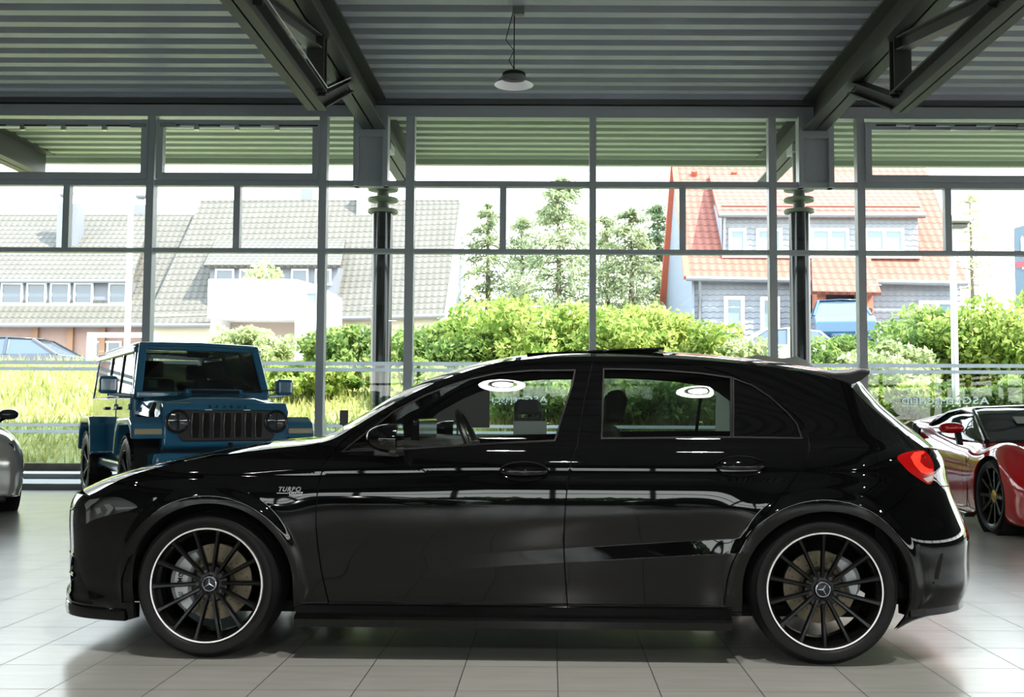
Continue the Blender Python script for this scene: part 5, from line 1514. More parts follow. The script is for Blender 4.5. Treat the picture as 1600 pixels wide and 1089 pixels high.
# ------------------------------------------------------------------ shared car helpers
def road_wheel(parent, x, side, half, R, rim_r, width, spoke_mat, n_sp=10, off_road=False, cap_mat=None, twin=False, calip=None):
    """side +1 = towards local +y; outer face at |y| = half"""
    e = empty('wheel', (x, 0, R)); e.parent = parent
    if side == 1: e.rotation_euler = (0, 0, PI)
    y0 = -half
    t = tyre(MB(), R, rim_r, width, y0)
    if off_road:
        for k in range(36):
            for row, (ya, yb_) in enumerate(((y0 + .0, y0 + .085), (y0 + width - .085, y0 + width))):
                a = 2*PI*(k + .5*row)/36
                c = Vector((math.cos(a)*(R - .004), (ya + yb_)/2, math.sin(a)*(R - .004)))
                t.obox(c, Vector((-math.sin(a), 0, math.cos(a)))*.022, Vector((0, (yb_-ya)/2, 0)), Vector((math.cos(a), 0, math.sin(a)))*.012)
            a = 2*PI*k/36; c = Vector((math.cos(a)*(R - .002), y0 + width/2, math.sin(a)*(R - .002)))
            t.obox(c, Vector((-math.sin(a), 0, math.cos(a)))*.018, Vector((0, .03, 0)), Vector((math.cos(a), 0, math.sin(a)))*.010)
    t.build('tyre', M_RUB, e, True, angle=40)
    MB().lathe([(rim_r - .004, y0 + .008), (rim_r + .002, y0 + .004), (rim_r + .003, y0 + .02), (rim_r - .01, y0 + .03), (rim_r - .025, y0 + .09), (rim_r - .02, y0 + width*.8)], 48, (0, 0, 0), 'y').build('rim', spoke_mat, e, True)
    sp = MB()
    for k in range(n_sp):
        for dd in ((-.10, .10) if twin else (0,)):
            a = 2*PI*k/n_sp; a2 = a + dd
            i_ = Vector((.06*math.cos(a), y0 + .045, .06*math.sin(a))); o_ = Vector(((rim_r - .006)*math.cos(a2), y0 + .020, (rim_r - .006)*math.sin(a2)))
            sp.bar(i_, o_, .03 if not twin else .02, .02, up=(0, 1, 0))
    sp.build('spokes', spoke_mat, e)
    MB().lathe([(0, y0 + .025), (.04, y0 + .028), (.07, y0 + .045), (.07, y0 + .08)], 24, (0, 0, 0), 'y').build('hub', cap_mat or spoke_mat, e, True)
    MB().lathe([(.06, y0 + .11), (rim_r*.75, y0 + .11), (rim_r*.75, y0 + .13), (.06, y0 + .13)], 32, (0, 0, 0), 'y').build('brake_disc', mat('dark_disc', srgb(70, 70, 70), .4, .8), e, True)
    if calip:
        MB().lathe([(rim_r*.5, y0 + .075), (rim_r*.8, y0 + .075), (rim_r*.8, y0 + .14), (rim_r*.5, y0 + .14)], 10, (0, 0, 0), 'y', 2.4, 3.9).build('brake_caliper', calip, e, True)
    return e

def loft(stations, n_sub=4, closed_ends=True):
    """stations: (x, [(w, z) ... from bottom middle round to top middle]); mirrored; smooth in both directions"""
    secs = []
    for x, pts in stations:
        c = cr([(0 if i in (0,) else 0, w, z) for i, (w, z) in enumerate(pts)], n_sub); secs.append([(x, p.y, p.z) for p in c])
    m = len(secs[0]); cols = [cr([s[j] for s in secs], n_sub) for j in range(m)]
    rows = []
    for i in range(len(cols[0])):
        half = [tuple(cols[j][i]) for j in range(m)]
        rows.append(half + [(p[0], -p[1], p[2]) for p in half[::-1][1:-1]])
    mb = MB().grid(rows, True)
    if closed_ends:
        n = len(rows[0]); mb.f.append(tuple(range(n))); mb.f.append(tuple(range((len(rows)-1)*n, len(rows)*n))[::-1])
    return mb

def cut(ob, cutters):
    """apply boolean differences and bake the result into the mesh"""
    tmp = []
    for c in cutters:
        co = c.build('cutter', None, ob.parent); tmp.append(co)
        md = ob.modifiers.new('cut', 'BOOLEAN'); md.operation = 'DIFFERENCE'; md.solver = 'EXACT'; md.object = co
    bpy.context.view_layer.update()
    dg = bpy.context.evaluated_depsgraph_get(); me = bpy.data.meshes.new_from_object(ob.evaluated_get(dg))
    ob.modifiers.clear(); ob.data = me
    for p in me.polygons: p.use_smooth = True
    me.set_sharp_from_angle(angle=math.radians(38))
    for co in tmp: bpy.data.objects.remove(co)
    return ob

# ------------------------------------------------------------------ the blue off-roader
M_BLUE = mat('blue_body_paint', srgb(44, 100, 132), 0.10, 0.0, coat=0.4)
M_JRIM = mat('offroad_rim_black', (0.012, 0.012, 0.013, 1), 0.25)
JP = empty('off_road_car', (-3.70, 11.72, 0), math.radians(-59), 'bright blue boxy off-road car with black grille, behind the bonnet', 'car')
BX = -2.95      # rear axle
# tub and doors
body = MB().prism([(-.62, .52), (-.62, 1.26), (-3.72, 1.30), (-3.74, .62), (-3.3, .52)], -.76, .76)
body.build('body_tub', M_BLUE, JP, bevel=.03, seg=3)
# bonnet
rows = []
for x, w, z in ((-.62, .70, 1.27), (-.30, .70, 1.262), (.0, .675, 1.245), (.28, .63, 1.215), (.44, .59, 1.18), (.50, .57, 1.13)):
    rows.append([(x, -w - .02, z - .20), (x, -w, z - .05), (x, -w + .06, z - .005), (x, -.42, z + .018), (x, -.33, z + .045), (x, 0, z + .052), (x, .33, z + .045), (x, .42, z + .018), (x, w - .06, z - .005), (x, w, z - .05), (x, w + .02, z - .20)])
MB().grid(rows).build('bonnet', M_BLUE, JP, True, angle=50)
MB().prism([(-.62, .62), (.44, .62), (.44, 1.02), (-.62, 1.10)], -.64, .64).build('engine_bay_side', M_BLUE, JP, bevel=.02)
sc = MB().prism([(-.40, 1.30), (-.12, 1.36), (-.02, 1.345), (.0, 1.29)], -.31, .31); sco = sc.build('bonnet_scoop', M_BLUE, JP, bevel=.02)
MB().box(-.03, .008, -.26, .26, 1.298, 1.338).build('scoop_opening', M_INNER, sco)
# grille panel with a dark field and seven slots between round lamps
gp = MB().prism([(.46, .70), (.54, .74), (.545, .95), (.53, 1.16), (.47, 1.20), (.40, 1.20), (.40, .70)], -.655, .655)
gpo = gp.build('grille_panel', M_BLUE, JP, bevel=.03, seg=3)
fld = MB(); fld.prism([(-.50, .84), (-.46, .79), (.46, .79), (.50, .84), (.52, 1.0), (.46, 1.12), (-.46, 1.12), (-.52, 1.0)], .50, .553, 'x'); fld.build('grille_field', M_SATINB, gpo, bevel=.01)
for k in range(7):
    y = -.33 + .11*k
    MB().prism([(y - .03, .83), (y + .03, .83), (y + .038, .95), (y + .03, 1.09), (y - .03, 1.09), (y - .038, .95)], .54, .562, 'x').build('grille_slot', M_INNER, gpo, bevel=.006)
    MB().tube([(.566, y - .034, .83), (.570, y - .043, .95), (.566, y - .034, 1.09)], .006, 6).build('slot_edge', mat('slot_gloss', (.01, .01, .01, 1), .15), gpo, True)
for y in (-.515, .515):
    l = MB().lathe([(.0, .556), (.075, .560), (.10, .566), (.115, .58), (.125, .575), (.125, .53)], 32, (0, y, 1.0), 'x').build('headlight', mat('lamp_black', (.02, .02, .02, 1), .15), JP, True, angle=30)
    MB().lathe([(.0, .585), (.06, .582), (.095, .572)], 28, (0, y, 1.0), 'x').build('lamp_lens', mat('lamp_lens', srgb(90, 94, 98), .05, .6), l, True)
    MB().box(.575, .588, y - .085, y + .085, .995, 1.005).box(.575, .588, y - .005, y + .005, .92, 1.08).build('lamp_cross', M_INNER, l)
vs, fs = text_mesh('BRABUS', .055, .001, .001, 0, 2.6)
MB().add([(.515 + .004, v[0]*.95, 1.152 + v[2]*.8) for v in vs], fs).xf(Matrix.Translation((0.02, 0, 0.0))).build('bonnet_letters', M_INNER, JP, norm=False)
for y in (-.2, .2): MB().box(.535, .56, y - .035, y + .035, 1.115, 1.125).build('badge_bar', M_ALU, gpo)
# bonnet latches
for s in (-1, 1): MB().tube([(.20, s*.70, 1.0), (.25, s*.715, 1.1), (.22, s*.68, 1.19)], [.035, .03, .022], 8).build('bonnet_latch', M_BLACKP, JP, True)
# cowl, windscreen frame, wipers
wf = MB(); A = Vector((-.56, .72, 1.27)); B_ = Vector((-.80, .64, 1.83))
for s in (-1, 1):
    wf.bar((A.x, s*A.y, A.z), (B_.x, s*B_.y, B_.z), .09, .09, up=(1, 0, 0))
wf.bar((A.x, -.74, 1.29), (A.x, .74, 1.29), .10, .08); wf.bar((B_.x - .01, -.68, 1.845), (B_.x - .01, .68, 1.845), .09, .075)
wf.build('windscreen_frame', M_BLUE, JP, bevel=.02, seg=3)
M_JGL = glass('offroad_glass', (.2, .23, .21), 1.2); M_JGW = glass('offroad_windscreen', (.42, .46, .45), 1.3)
MB().add([(-.565, -.69, 1.32), (-.565, .69, 1.32), (-.78, .62, 1.80), (-.78, -.62, 1.80)], [(0, 1, 2, 3)]).build('windscreen', M_JGW, JP, norm=False, solid=.006)
for y in (-.30, .36): MB().tube([(-.50, y, 1.335), (-.53, y + .28, 1.352), (-.56, y + .5, 1.36)], .008, 6).tube([(-.49, y, 1.33), (-.53, y - .02, 1.39)], .01, 6).build('wiper', M_BLACKP, JP, True)
# roof, pillars, side glass
rows = []
for x, w, z in ((-.76, .67, 1.86), (-.86, .70, 1.885), (-1.6, .71, 1.90), (-2.8, .71, 1.90), (-3.62, .70, 1.885), (-3.70, .69, 1.85)):
    rows.append([(x, -w, z - .09), (x, -w + .005, z - .03), (x, -w + .06, z), (x, 0, z + .015), (x, w - .06, z), (x, w - .005, z - .03), (x, w, z - .09)])
MB().grid(rows).build('hard_top', M_BLUE, JP, True, angle=60, solid=.03)
for s in (-1, 1):
    pl = MB()
    for x0, x1, xt0, xt1 in ((-.62, -.72, -.84, -.92), (-1.56, -1.70, -1.58, -1.70), (-2.42, -2.56, -2.42, -2.54), (-3.62, -3.72, -3.58, -3.68)):
        pl.add([(x0, s*.765, 1.27), (x1, s*.765, 1.27), (xt1, s*.70, 1.83), (xt0, s*.70, 1.83), (x0, s*.715, 1.27), (x1, s*.715, 1.27), (xt1, s*.65, 1.83), (xt0, s*.65, 1.83)],
               [(0, 1, 2, 3), (7, 6, 5, 4), (0, 4, 5, 1), (1, 5, 6, 2), (2, 6, 7, 3), (3, 7, 4, 0)])
    pl.bar((-.84, s*.70, 1.81), (-3.66, s*.70, 1.81), .05, .06)
    pl.build('side_frame', M_BLUE, JP, bevel=.012)
    for i, (x0, x1, xt0, xt1) in enumerate(((-.70, -1.58, -.90, -1.60), (-1.68, -2.44, -1.68, -2.44), (-2.54, -3.64, -2.52, -3.60))):
        MB().add([(x0, s*.75, 1.28), (x1, s*.75, 1.28), (xt1, s*.69, 1.79), (xt0, s*.69, 1.79)], [(0, 1, 2, 3)]).build('side_window', M_JGL, JP, norm=False, solid=.005)
        if i < 2:
            MB().tube([(x0 - .02, s*.757, 1.29), (x1 + .02, s*.757, 1.29), (xt1 + .02, s*.70, 1.78), (xt0 - .02, s*.70, 1.78)], .012, 6, closed=True).build('window_seal', M_SATINB, JP)
    # doors with shut lines, handles and hinges
    for x0, x1 in ((-.68, -1.60), (-1.66, -2.46)):
        d = MB(); d.prism([(x0, .60), (x0, 1.255), (x1, 1.265), (x1, .60) if x1 > -2 else (x1, .82)] + ([] if x1 > -2 else [(x1 + .22, .60)]), s*.752, s*.775)
        dd = d.build('door', M_BLUE, JP, bevel=.012, seg=2)
        MB().box(x1 + .06, x1 + .22, min(s*.775, s*.81), max(s*.775, s*.81), 1.12, 1.16).build('door_handle', M_BLACKP, dd, bevel=.012)
        for z in (.74, 1.12): MB().box(x0 - .06, x0 + .05, min(s*.765, s*.80), max(s*.765, s*.80), z, z + .07).build('hinge', M_BLUE, dd, bevel=.01)
    # mirror
    mr = MB().box(-.86, -.70, min(s*.90, s*1.10), max(s*.90, s*1.10), 1.30, 1.50).build('door_mirror', M_BLUE, JP, bevel=.04, seg=3)
    MB().bar((-.76, s*.74, 1.28), (-.78, s*.98, 1.30), .05, .04).build('mirror_arm', M_BLUE, mr, bevel=.01)
    # wings: flat-topped flares
    f = MB()
    for x, prof in ((0, [(-.64, .64), (-.52, .94), (-.40, 1.03), (.34, 1.045), (.50, .98), (.555, .82), (.46, .82), (.40, .90), (.28, .955), (-.30, .95), (-.42, .88), (-.55, .62)]),
                    (BX, [(-.58, .60), (-.50, .95), (-.38, 1.04), (.38, 1.04), (.50, .95), (.62, .58), (.54, .56), (.42, .88), (.32, .95), (-.32, .95), (-.42, .88), (-.50, .60)])):
        fl = MB().prism([(x + a, z) for a, z in prof], s*.62, s*.955)
        o = fl.build('wheel_arch_flare', M_BLUE, JP, bevel=.025, seg=3)
        if x == 0:
            MB().prism([(s*.66, .865), (s*.93, .865), (s*.93, .925), (s*.66, .925)], .50, .552, 'x').xf(Matrix.Translation((.0, 0, 0))).build('indicator', mat('indicator_lens', srgb(170, 160, 130), .15, .1), o, bevel=.01)
    # step and side sill
    MB().prism([(-.62, .42), (-.62, .54), (-2.35, .54), (-2.35, .42)], s*.66, s*.86).build('side_step', M_BLUE, JP, bevel=.03)
    MB().lathe([(.46, s*.62), (.46, s*.90)], 20, (0, 0, .42), 'y', .1, PI - .1).build('arch_liner', M_INNER, JP, True)
    MB().lathe([(.46, s*.62), (.46, s*.90)], 20, (BX, 0, .42), 'y', .1, PI - .1).build('arch_liner', M_INNER, JP, True)
    for x in (0, BX): road_wheel(JP, x, s, .93, .42, .27, .27, M_JRIM, 5, True, twin=True)
MB().box(.40, .78, -.78, .78, .46, .68).build('front_bumper', M_BLUE, JP, bevel=.05, seg=3)
MB().box(.765, .79, -.62, -.40, .53, .61).box(.765, .79, .40, .62, .53, .61).build('bumper_inset', M_INNER, JP)
MB().tube([(.70, 0, .66), (.74, 0, .75), (.68, 0, .76)], .025, 8).build('tow_hook', M_BLACKP, JP, True)
MB().box(.36, .46, -.66, .66, .58, .74).box(-3.6, .5, -.5, .5, .38, .55).build('chassis', M_INNER, JP)
MB().box(-3.90, -3.70, -.75, .75, .45, .65).build('rear_bumper', M_BLACKP, JP, bevel=.03)
MB().add([(-3.69, -.66, 1.32), (-3.69, .66, 1.32), (-3.66, .62, 1.78), (-3.66, -.62, 1.78)], [(0, 1, 2, 3)]).build('rear_window', M_JGL, JP, norm=False, solid=.005)
MB().box(-3.72, -3.68, -.72, .72, .62, 1.30).build('tailgate', M_BLUE, JP)
def jseat(x, y):
    o = MB().box(x - .14, x, y - .24, y + .24, .9, 1.50).box(x - .1, x + .42, y - .24, y + .24, .78, .95).build('seat', M_CABIN, JP, bevel=.04)
    MB().box(x - .16, x - .06, y - .12, y + .12, 1.52, 1.72).build('headrest', M_CABIN, o, bevel=.03)
for y in (-.36, .36): jseat(-1.55, y); jseat(-2.55, y)
MB().prism([(-.60, 1.0), (-.60, 1.30), (-.85, 1.33), (-.98, 1.25), (-.95, 1.0)], -.70, .70).build('dashboard', M_CABIN, JP, bevel=.02)
rg = [Vector((-1.05 - .07*math.sin(2*PI*k/20), .36 + .18*math.cos(2*PI*k/20), 1.30 + .17*math.sin(2*PI*k/20))) for k in range(20)]
MB().tube(rg, .014, 6, closed=True).build('steering_wheel', M_SATINB, JP, True)
MB().bar((-.82, .1, 1.77), (-.82, -.14, 1.77), .03, .07).build('rear_view_mirror', M_INNER, JP)
MB().add([(-.570 - .03, -.60, 1.37), (-.570 - .03, -.50, 1.37), (-.648, -.50, 1.47), (-.648, -.60, 1.47)], [(0, 1, 2, 3)]).xf(Matrix.Translation((.012, 0, 0))).build('windscreen_sticker', mat('green_sticker', srgb(50, 120, 100), .6), JP, norm=False)

# ------------------------------------------------------------------ the red sports car
M_RED = mat('red_body_paint', srgb(178, 8, 12), 0.10, 0.0, coat=0.5)
SPC = empty('sports_car', (5.04, 9.86, 0), math.radians(-91), 'low red mid-engined sports car with a dark roof at right edge', 'car')
def sec(w, zb, zm, zs, ze, zc, hump=.78):
    return [(0, zb), (w*.80, zb), (w*.97, zb + .05), (w, zm), (w*.985, zs), (w*hump, ze), (w*.42, zc), (0, zc + .01)]
st = [(1.02, sec(.50, .14, .22, .32, .38, .40)), (.92, sec(.80, .12, .26, .40, .47, .46)), (.60, sec(.95, .11, .35, .52, .66, .56)), (.25, sec(.985, .11, .42, .64, .80, .63)), (-.08, sec(.99, .11, .45, .68, .845, .68)),
      (-.45, sec(.97, .11, .42, .68, .80, .78)), (-.80, sec(.945, .11, .40, .70, .84, .86)), (-1.3, sec(.935, .11, .42, .72, .88, .93)), (-1.8, sec(.95, .11, .46, .76, .93, .96)), (-2.3, sec(.985, .11, .50, .82, 1.00, .99)),
      (-2.7, sec(1.0, .11, .52, .84, 1.03, 1.00)), (-3.1, sec(.98, .16, .55, .82, 1.00, .98)), (-3.4, sec(.93, .25, .58, .80, .93, .92)), (-3.52, sec(.80, .35, .6, .78, .88, .88))]
bo = loft(st, 4).build('body', M_RED, SPC, True)
cts = []
for x in (0, -2.65): 
    for s in (-1, 1): cts.append(MB().lathe([(0, s*.60), (.375, s*.60), (.375, s*1.2), (0, s*1.2)], 48, (x, 0, .345), 'y'))
bo = cut(bo, cts)
for x in (0, -2.65):
    for s in (-1, 1):
        MB().lathe([(.374, s*.97), (.374, s*.60), (.0, s*.60)], 32, (x, 0, .345), 'y').build('arch_liner', M_INNER, SPC, True)
        road_wheel(SPC, x, s, .965, .345, .265, .25, M_RIM, 10, False, cap_mat=mat('gold_cap', srgb(150, 120, 50), .3, .7), twin=False, calip=mat('yellow_caliper', srgb(150, 120, 30), .4))
# glasshouse
def csec(w0, zb, wt, zt, zc): return [(0, zb), (w0*.9, zb), (w0, zb + .02), (w0*.5 + wt*.5 + .02, (zb + zt)/2), (wt, zt), (wt*.5, zc - .004), (0, zc)]
cs = [(-.62, csec(.74, .80, .70, .83, .86)), (-.85, csec(.78, .82, .66, .94, .97)), (-1.15, csec(.80, .85, .60, 1.09, 1.12)), (-1.45, csec(.81, .86, .56, 1.15, 1.18)), (-1.9, csec(.80, .90, .55, 1.15, 1.18)), (-2.3, csec(.78, .94, .55, 1.08, 1.11)), (-2.7, csec(.74, .96, .56, 1.02, 1.04))]
gh = loft(cs, 4).build('glasshouse', mat('sports_glass', (.012, .016, .016, 1), .03, spec=.7), SPC, True)
# roof panel, A pillars, buttresses
rf = [(x, w, z) for x, w, z in ((-1.28, .585, 1.115), (-1.45, .565, 1.165), (-1.8, .56, 1.17), (-2.15, .56, 1.13))]
rows = []
for x, w, z in rf: rows.append([(x, -w - .012, z - .02), (x, -w + .05, z + .006), (x, 0, z + .032), (x, w - .05, z + .006), (x, w + .012, z - .02)])
MB().grid(rows).build('roof', mat('dark_blue_roof', srgb(30, 34, 60), .08, 0, coat=.4), SPC, True, angle=60, solid=.015)
for s in (-1, 1):
    MB().tube([(-.60, s*.745, .835), (-.85, s*.70, .955), (-1.15, s*.635, 1.085), (-1.35, s*.585, 1.14)], [.03, .026, .024, .022], 8).build('windscreen_pillar', mat('pillar_blue_black', srgb(26, 30, 50), .1, coat=.4), SPC, True)
    MB().tube([(-1.30, s*.60, 1.12), (-1.6, s*.60, 1.155), (-1.95, s*.62, 1.12), (-2.15, s*.70, 1.02), (-2.22, s*.77, .93)], [.02, .022, .03, .04, .04], 8).build('window_arch', M_GLOSSB, SPC, True)
    # flying buttress from roof to tail
    rows = []
    for x, wi_, wo, z in ((-1.95, .40, .60, 1.155), (-2.2, .42, .68, 1.12), (-2.5, .48, .80, 1.065), (-2.8, .52, .86, 1.03), (-3.2, .54, .86, .99)):
        rows.append([(x, s*wi_, z - .12), (x, s*(wi_ + .02), z), (x, s*(wi_*.5 + wo*.5), z + .012), (x, s*(wo - .03), z - .03), (x, s*wo, z - .14)])
    MB().grid(rows).build('buttress', M_RED, SPC, True, angle=60)
    # door mirror
    mm_ = MB().sphere((-.80, s*1.02, .965), .075, .125, .055, 18, 10, .85).build('door_mirror', M_RED, SPC, True)
    MB().prism([(s*.93, .93), (s*.99, .94), (s*.965, .80), (s*.91, .79)], -.83, -.77, 'x').build('mirror_arm', M_GLOSSB, mm_, bevel=.008)
    # side intake, door line, sill blade, wing vent
    zz = MB(); zz.add([(-2.02, s*.965, .72), (-2.34, s*.998, .76), (-2.38, s*.99, .97), (-2.30, s*.93, 1.02), (-2.04, s*.925, .94)], [(0, 1, 2, 3, 4)]).build('side_intake', M_INNER, SPC, norm=False, solid=.03)
    MB().bar((-2.18, s*.98, .74), (-2.18, s*.94, 1.0), .025, .04).build('intake_fin', M_SATINB, SPC, bevel=.006)
    MB().prism([(-.55, .10), (-2.2, .10), (-2.25, .17), (-.50, .15)], s*.90, s*1.0).build('sill_blade', M_GLOSSB, SPC, bevel=.01)
    dl = [(-.58, .20), (-.56, .45), (-.58, .70), (-.66, .80)]
    MB().tube([(x, s*(.962), z) for x, z in dl[:3]], .004, 5).build('shut_line', M_INNER, SPC)
MB().prism([(.5, .10), (1.06, .12), (1.06, .16), (.5, .16)], -.80, .80).build('front_splitter', M_GLOSSB, SPC, bevel=.01)
for s in (-1, 1):
    MB().add([(.62, s*.80, .655), (.86, s*.74, .50), (.80, s*.60, .53), (.66, s*.66, .635)], [(0, 1, 2, 3)]).xf(Matrix.Translation((.01, 0, .02))).build('headlight', mat('sports_lamp', srgb(40, 42, 46), .06, .4), SPC, norm=False, solid=.02)
MB().add([(-.93, -.32, 1.0), (-.93, .02, 1.0), (-1.05, .02, 1.07), (-1.05, -.32, 1.07)], [(0, 1, 2, 3)]).xf(Matrix.Translation((.03, 0, .012))).build('price_sheet', mat('pale_sheet', srgb(160, 166, 160), .7), SPC, norm=False, solid=.002)

# ------------------------------------------------------------------ the silver-grey coupe cut by the left edge
M_SILV = mat('silver_grey_paint', srgb(178, 180, 176), 0.12, 0.35, coat=.5)
GT = empty('luxury_coupe', (-6.79, 11.45, 0), math.radians(-55), 'silver-grey coupe with round lamps, cut by the left picture edge', 'car')
def gsec(w, zb, zm, zs, ze, zc): return [(0, zb), (w*.86, zb), (w*.97, zb + .05), (w, zm), (w*.97, zs), (w*.80, ze), (w*.45, zc), (0, zc + .01)]
st = [(.86, gsec(.66, .22, .40, .58, .72, .76)), (.80, gsec(.84, .20, .42, .62, .78, .82)), (.62, gsec(.93, .18, .45, .68, .85, .88)), (.25, gsec(.965, .18, .48, .74, .90, .95)), (-.3, gsec(.97, .18, .50, .78, .94, 1.0)),
      (-.85, gsec(.965, .18, .50, .80, .97, 1.03)), (-1.8, gsec(.965, .18, .52, .82, .96, .97)), (-2.85, gsec(.985, .18, .54, .84, .98, 1.0)), (-3.4, gsec(.95, .2, .56, .82, .97, 1.02)), (-3.85, gsec(.80, .3, .6, .8, .92, .97))]
gb = loft(st, 4).build('body', M_SILV, GT, True)
cts = []
for x in (0, -2.85):
    for s in (-1, 1): cts.append(MB().lathe([(0, s*.60), (.39, s*.60), (.39, s*1.2), (0, s*1.2)], 40, (x, 0, .36), 'y'))
cut(gb, cts)
cs = [(-.75, csec(.76, .98, .72, 1.0, 1.03)), (-1.2, csec(.80, .98, .64, 1.22, 1.25)), (-1.6, csec(.80, .98, .60, 1.34, 1.38)), (-2.2, csec(.80, .98, .60, 1.35, 1.39)), (-2.9, csec(.78, .98, .60, 1.20, 1.24)), (-3.4, csec(.72, 1.0, .62, 1.04, 1.06))]
loft(cs, 4).build('glasshouse', mat('coupe_glass', (.012, .014, .016, 1), .03, spec=.7), GT, True)
rows = []
for x, w, z in ((-1.45, .63, 1.315), (-1.7, .62, 1.365), (-2.2, .62, 1.375), (-2.6, .62, 1.31), (-3.0, .63, 1.19), (-3.4, .65, 1.06)): rows.append([(x, -w, z - .03), (x, -w + .05, z), (x, 0, z + .03), (x, w - .05, z), (x, w, z - .03)])
MB().grid(rows).build('roof', M_SILV, GT, True, angle=60, solid=.015)
for s in (-1, 1):
    for x in (0, -2.85):
        MB().lathe([(.389, s*.955), (.389, s*.60), (0, s*.60)], 28, (x, 0, .36), 'y').build('arch_liner', M_INNER, GT, True)
        road_wheel(GT, x, s, .95, .36, .27, .26, M_RIM, 10, False)
    for y, z, r, xx in ((.50, .70, .115, .80), (.745, .70, .072, .745)):
        l = MB().lathe([(0, .03), (r*.5, .028), (r*.86, .018), (r*.98, .02), (r*1.02, .0), (r*1.02, -.05)], 28, (xx, s*y, z), 'x').build('round_headlight', mat('coupe_lamp_dark', srgb(36, 40, 46), .06, .5), GT, True)
        MB().tube([(xx + .022, s*y + r*.99*math.cos(2*PI*k/28), z + r*.99*math.sin(2*PI*k/28)) for k in range(28)], .007, 6, closed=True).build('lamp_ring', M_ALU, l, True)
    MB().prism([(s*.50, .28), (s*.80, .27), (s*.83, .48), (s*.80, .53), (s*.56, .50)], .72, .80, 'x').xf(Matrix.Translation((.0, 0, 0))).build('bumper_intake', M_BLACKP, GT, bevel=.01)
    mm_ = MB().sphere((-.95, s*.985, 1.06), .08, .11, .065, 16, 10, .85).build('door_mirror', mat('mirror_dark', srgb(50, 54, 60), .1, coat=.4), GT, True)
    MB().bar((-.95, s*.88, .98), (-.95, s*.96, 1.03), .06, .04).build('mirror_arm', M_GLOSSB, mm_)
MB().prism([(-.36, .36), (.36, .36), (.42, .70), (.30, .78), (-.30, .78), (-.42, .70)], .80, .885, 'x').build('front_grille', M_BLACKP, GT, bevel=.02)
MB().prism([(.45, .13), (.84, .15), (.84, .22), (.45, .22)], -.74, .74).build('front_lip', M_BLACKP, GT, bevel=.02)

# ------------------------------------------------------------------ furniture behind the car
ch = empty('office_chair', (at(826, 700, 13.0).x, 13.0, 0), math.radians(12), 'black high-backed office chair seen through the front door window', 'chair')
M_CHB = mat('black_mesh_fabric', (.012, .013, .014, 1), .7)
rows = []
for z, w, y in ((1.085, .165, .05), (1.12, .168, .05), (1.18, .165, .06), (1.23, .15, .062), (1.262, .10, .065)): rows.append([(-w, y + .02, z), (-w*.6, y, z), (0, y - .01, z), (w*.6, y, z), (w, y + .02, z)])
MB().grid(rows).build('backrest', M_CHB, ch, True, solid=.04)
q = MB(); q.bar((-.15, .0, .70), (-.15, .05, 1.12), .06, .04).bar((.15, .0, .70), (.15, .05, 1.12), .06, .04).bar((-.16, .02, .88), (.16, .02, .88), .04, .30, up=(0, 1, 0)); q.box(-.16, .16, 0, .04, .72, 1.045); q.build('back_frame', M_CHB, ch, bevel=.01)
MB().sphere((0, -.25, .48), .26, .25, .06, 20, 8, .6).build('seat', M_CHB, ch, True)
MB().tube([(0, -.22, .10), (0, -.22, .45)], .03, 10).build('gas_column', M_BLACKP, ch, True)
for k in range(5):
    a = 2*PI*k/5; l = MB().bar((0, -.22, .11), (.30*math.cos(a), -.22 + .30*math.sin(a), .07), .04, .03).build('leg', M_BLACKP, ch)
    MB().lathe([(0, -.02), (.03, -.02), (.03, .02), (0, .02)], 12, (.30*math.cos(a), -.22 + .30*math.sin(a), .031), 'y').build('castor', M_BLACKP, l, True)
MB().bar((0, -.2, .44), (0, .02, .72), .07, .03).build('back_support', M_BLACKP, ch)
for s in (-1, 1): MB().bar((s*.27, -.32, .68), (s*.27, -.08, .68), .06, .03).bar((s*.27, -.2, .50), (s*.27, -.2, .67), .03, .05).build('armrest', M_BLACKP, ch)
dx_ = at(800, 700, 12.0).x
dk = empty('office_desk', (dx_, 12.0, 0), 0, 'light office desk behind the hatchback, carrying laptop and screen', 'desk')
MB().box(-1.15, .75, -.38, .38, .72, .75).build('desktop', mat('desk_light', srgb(196, 198, 196), .4), dk, bevel=.004)
for x in (-1.10, .70):
    for y in (-.33, .33): MB().box(x - .025, x + .025, y - .025, y + .025, 0, .72).build('leg', M_STEEL, dk)
MB().box(-1.1, .7, .30, .32, .35, .70).build('modesty_panel', M_STEEL, dk)
a, b = at(802, 680, 11.9), at(854, 658, 11.9)
lp = empty('laptop', (0, 0, .75), 0, 'grey open laptop on the desk, its lid towards the camera', 'laptop')
lp.location = ((a.x + b.x)/2, 11.95, .75)
w_ = (b.x - a.x)/2
MB().box(-w_, w_, .0, .26, 0, .018).build('keyboard_base', M_ALU, lp, bevel=.004)
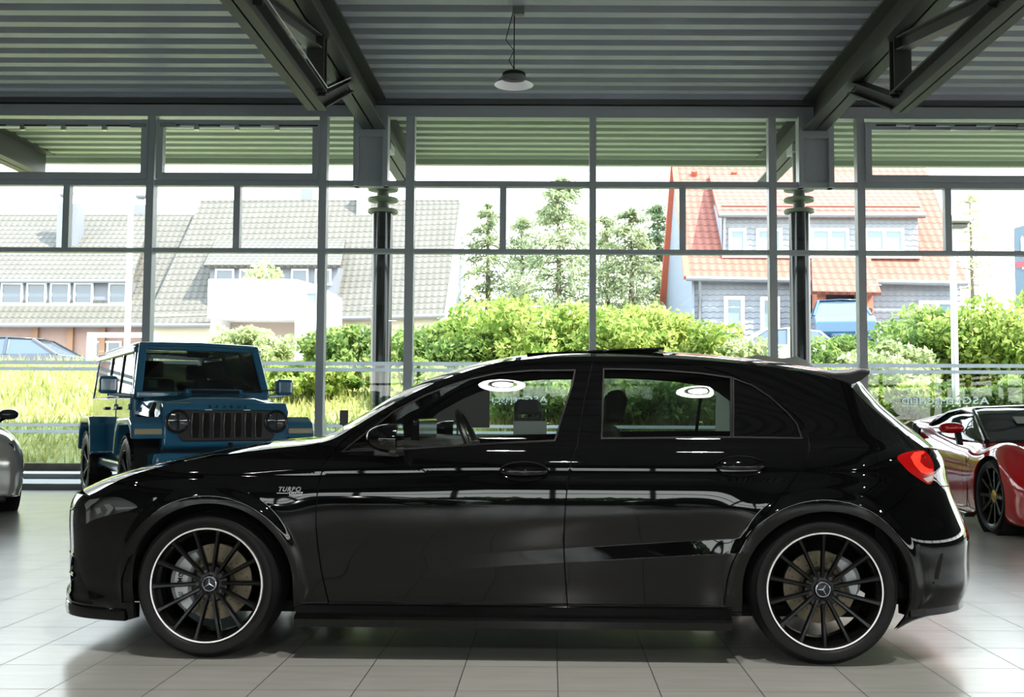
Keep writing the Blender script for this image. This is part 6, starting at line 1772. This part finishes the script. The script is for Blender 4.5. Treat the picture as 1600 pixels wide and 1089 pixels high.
MB().add([(-w_, 0, .018), (w_, 0, .018), (w_, -.08, b.z - .75), (-w_, -.08, b.z - .75), (-w_, .012, .018), (w_, .012, .018), (w_, -.068, b.z - .75), (-w_, -.068, b.z - .75)], [(0, 1, 2, 3), (7, 6, 5, 4), (0, 4, 5, 1), (1, 5, 6, 2), (2, 6, 7, 3), (3, 7, 4, 0)]).build('lid', mat('lid_grey', srgb(150, 156, 154), .4, .3), lp)
a, b = at(655, 668, 12.0), at(765, 608, 12.0)
mo = empty('desk_monitor', ((a.x + b.x)/2, 12.05, .75), 0, 'large black monitor standing on the desk left of the laptop', 'monitor')
w_ = (b.x - a.x)/2
MB().box(-w_, w_, -.02, .02, a.z - .75, b.z - .75).build('screen', M_BLACKP, mo, bevel=.006); MB().box(-.04, .04, .02, .05, 0, a.z - .60).build('stand', M_BLACKP, mo); MB().box(-.14, .14, -.08, .12, 0, .012).build('foot', M_BLACKP, mo)
a, b = at(531, 664, 9.0), at(544, 641, 9.0)
ds = empty('display_stand', ((a.x + b.x)/2, 9.0, 0), 0, 'small black display panel on a thin pole behind the bonnet', 'display stand')
MB().box(-(b.x-a.x)/2, (b.x-a.x)/2, -.015, .015, a.z, b.z).build('panel', M_BLACKP, ds, bevel=.004); MB().tube([(0, 0, .01), (0, 0, a.z)], .012, 8).build('pole', M_BLACKP, ds, True); MB().lathe([(0, 0), (.14, 0), (.14, .012), (0, .015)], 24).build('base', M_BLACKP, ds, True)
# grey cover draped over something tall behind the roof
yc = 12.2
topl = [(1128, 572), (1160, 560), (1184, 554), (1222, 560), (1245, 557), (1262, 564), (1276, 578)]
tp = [at(x, y, yc) for x, y in topl]; rows = []
for dy, dz in ((-.5, -.55), (-.30, -.12), (0, 0), (.30, -.10), (.5, -.5)):
    rows.append([(p.x, yc + dy, p.z + dz - (.0 if dz == 0 else .02*i)) for i, p in enumerate(tp)])
M_COVER = mat('grey_cover', srgb(196, 196, 190), .8)
cv = empty('dust_cover', (sum(p.x for p in tp)/7, yc, 0), 0, 'grey faceted fabric cover showing above the rear of the hatchback roof', 'cover')
m = MB(); full = []
low = [[(p.x, yc - .52, .02) for p in tp]] + rows + [[(p.x, yc + .52, .02) for p in tp]]
m.grid(low)
m.f.append(tuple(k*7 for k in range(len(low)))[::-1]); m.f.append(tuple(k*7 + 6 for k in range(len(low))))
m.xf(Matrix.Translation(-cv.location)).build('drape', M_COVER, cv)
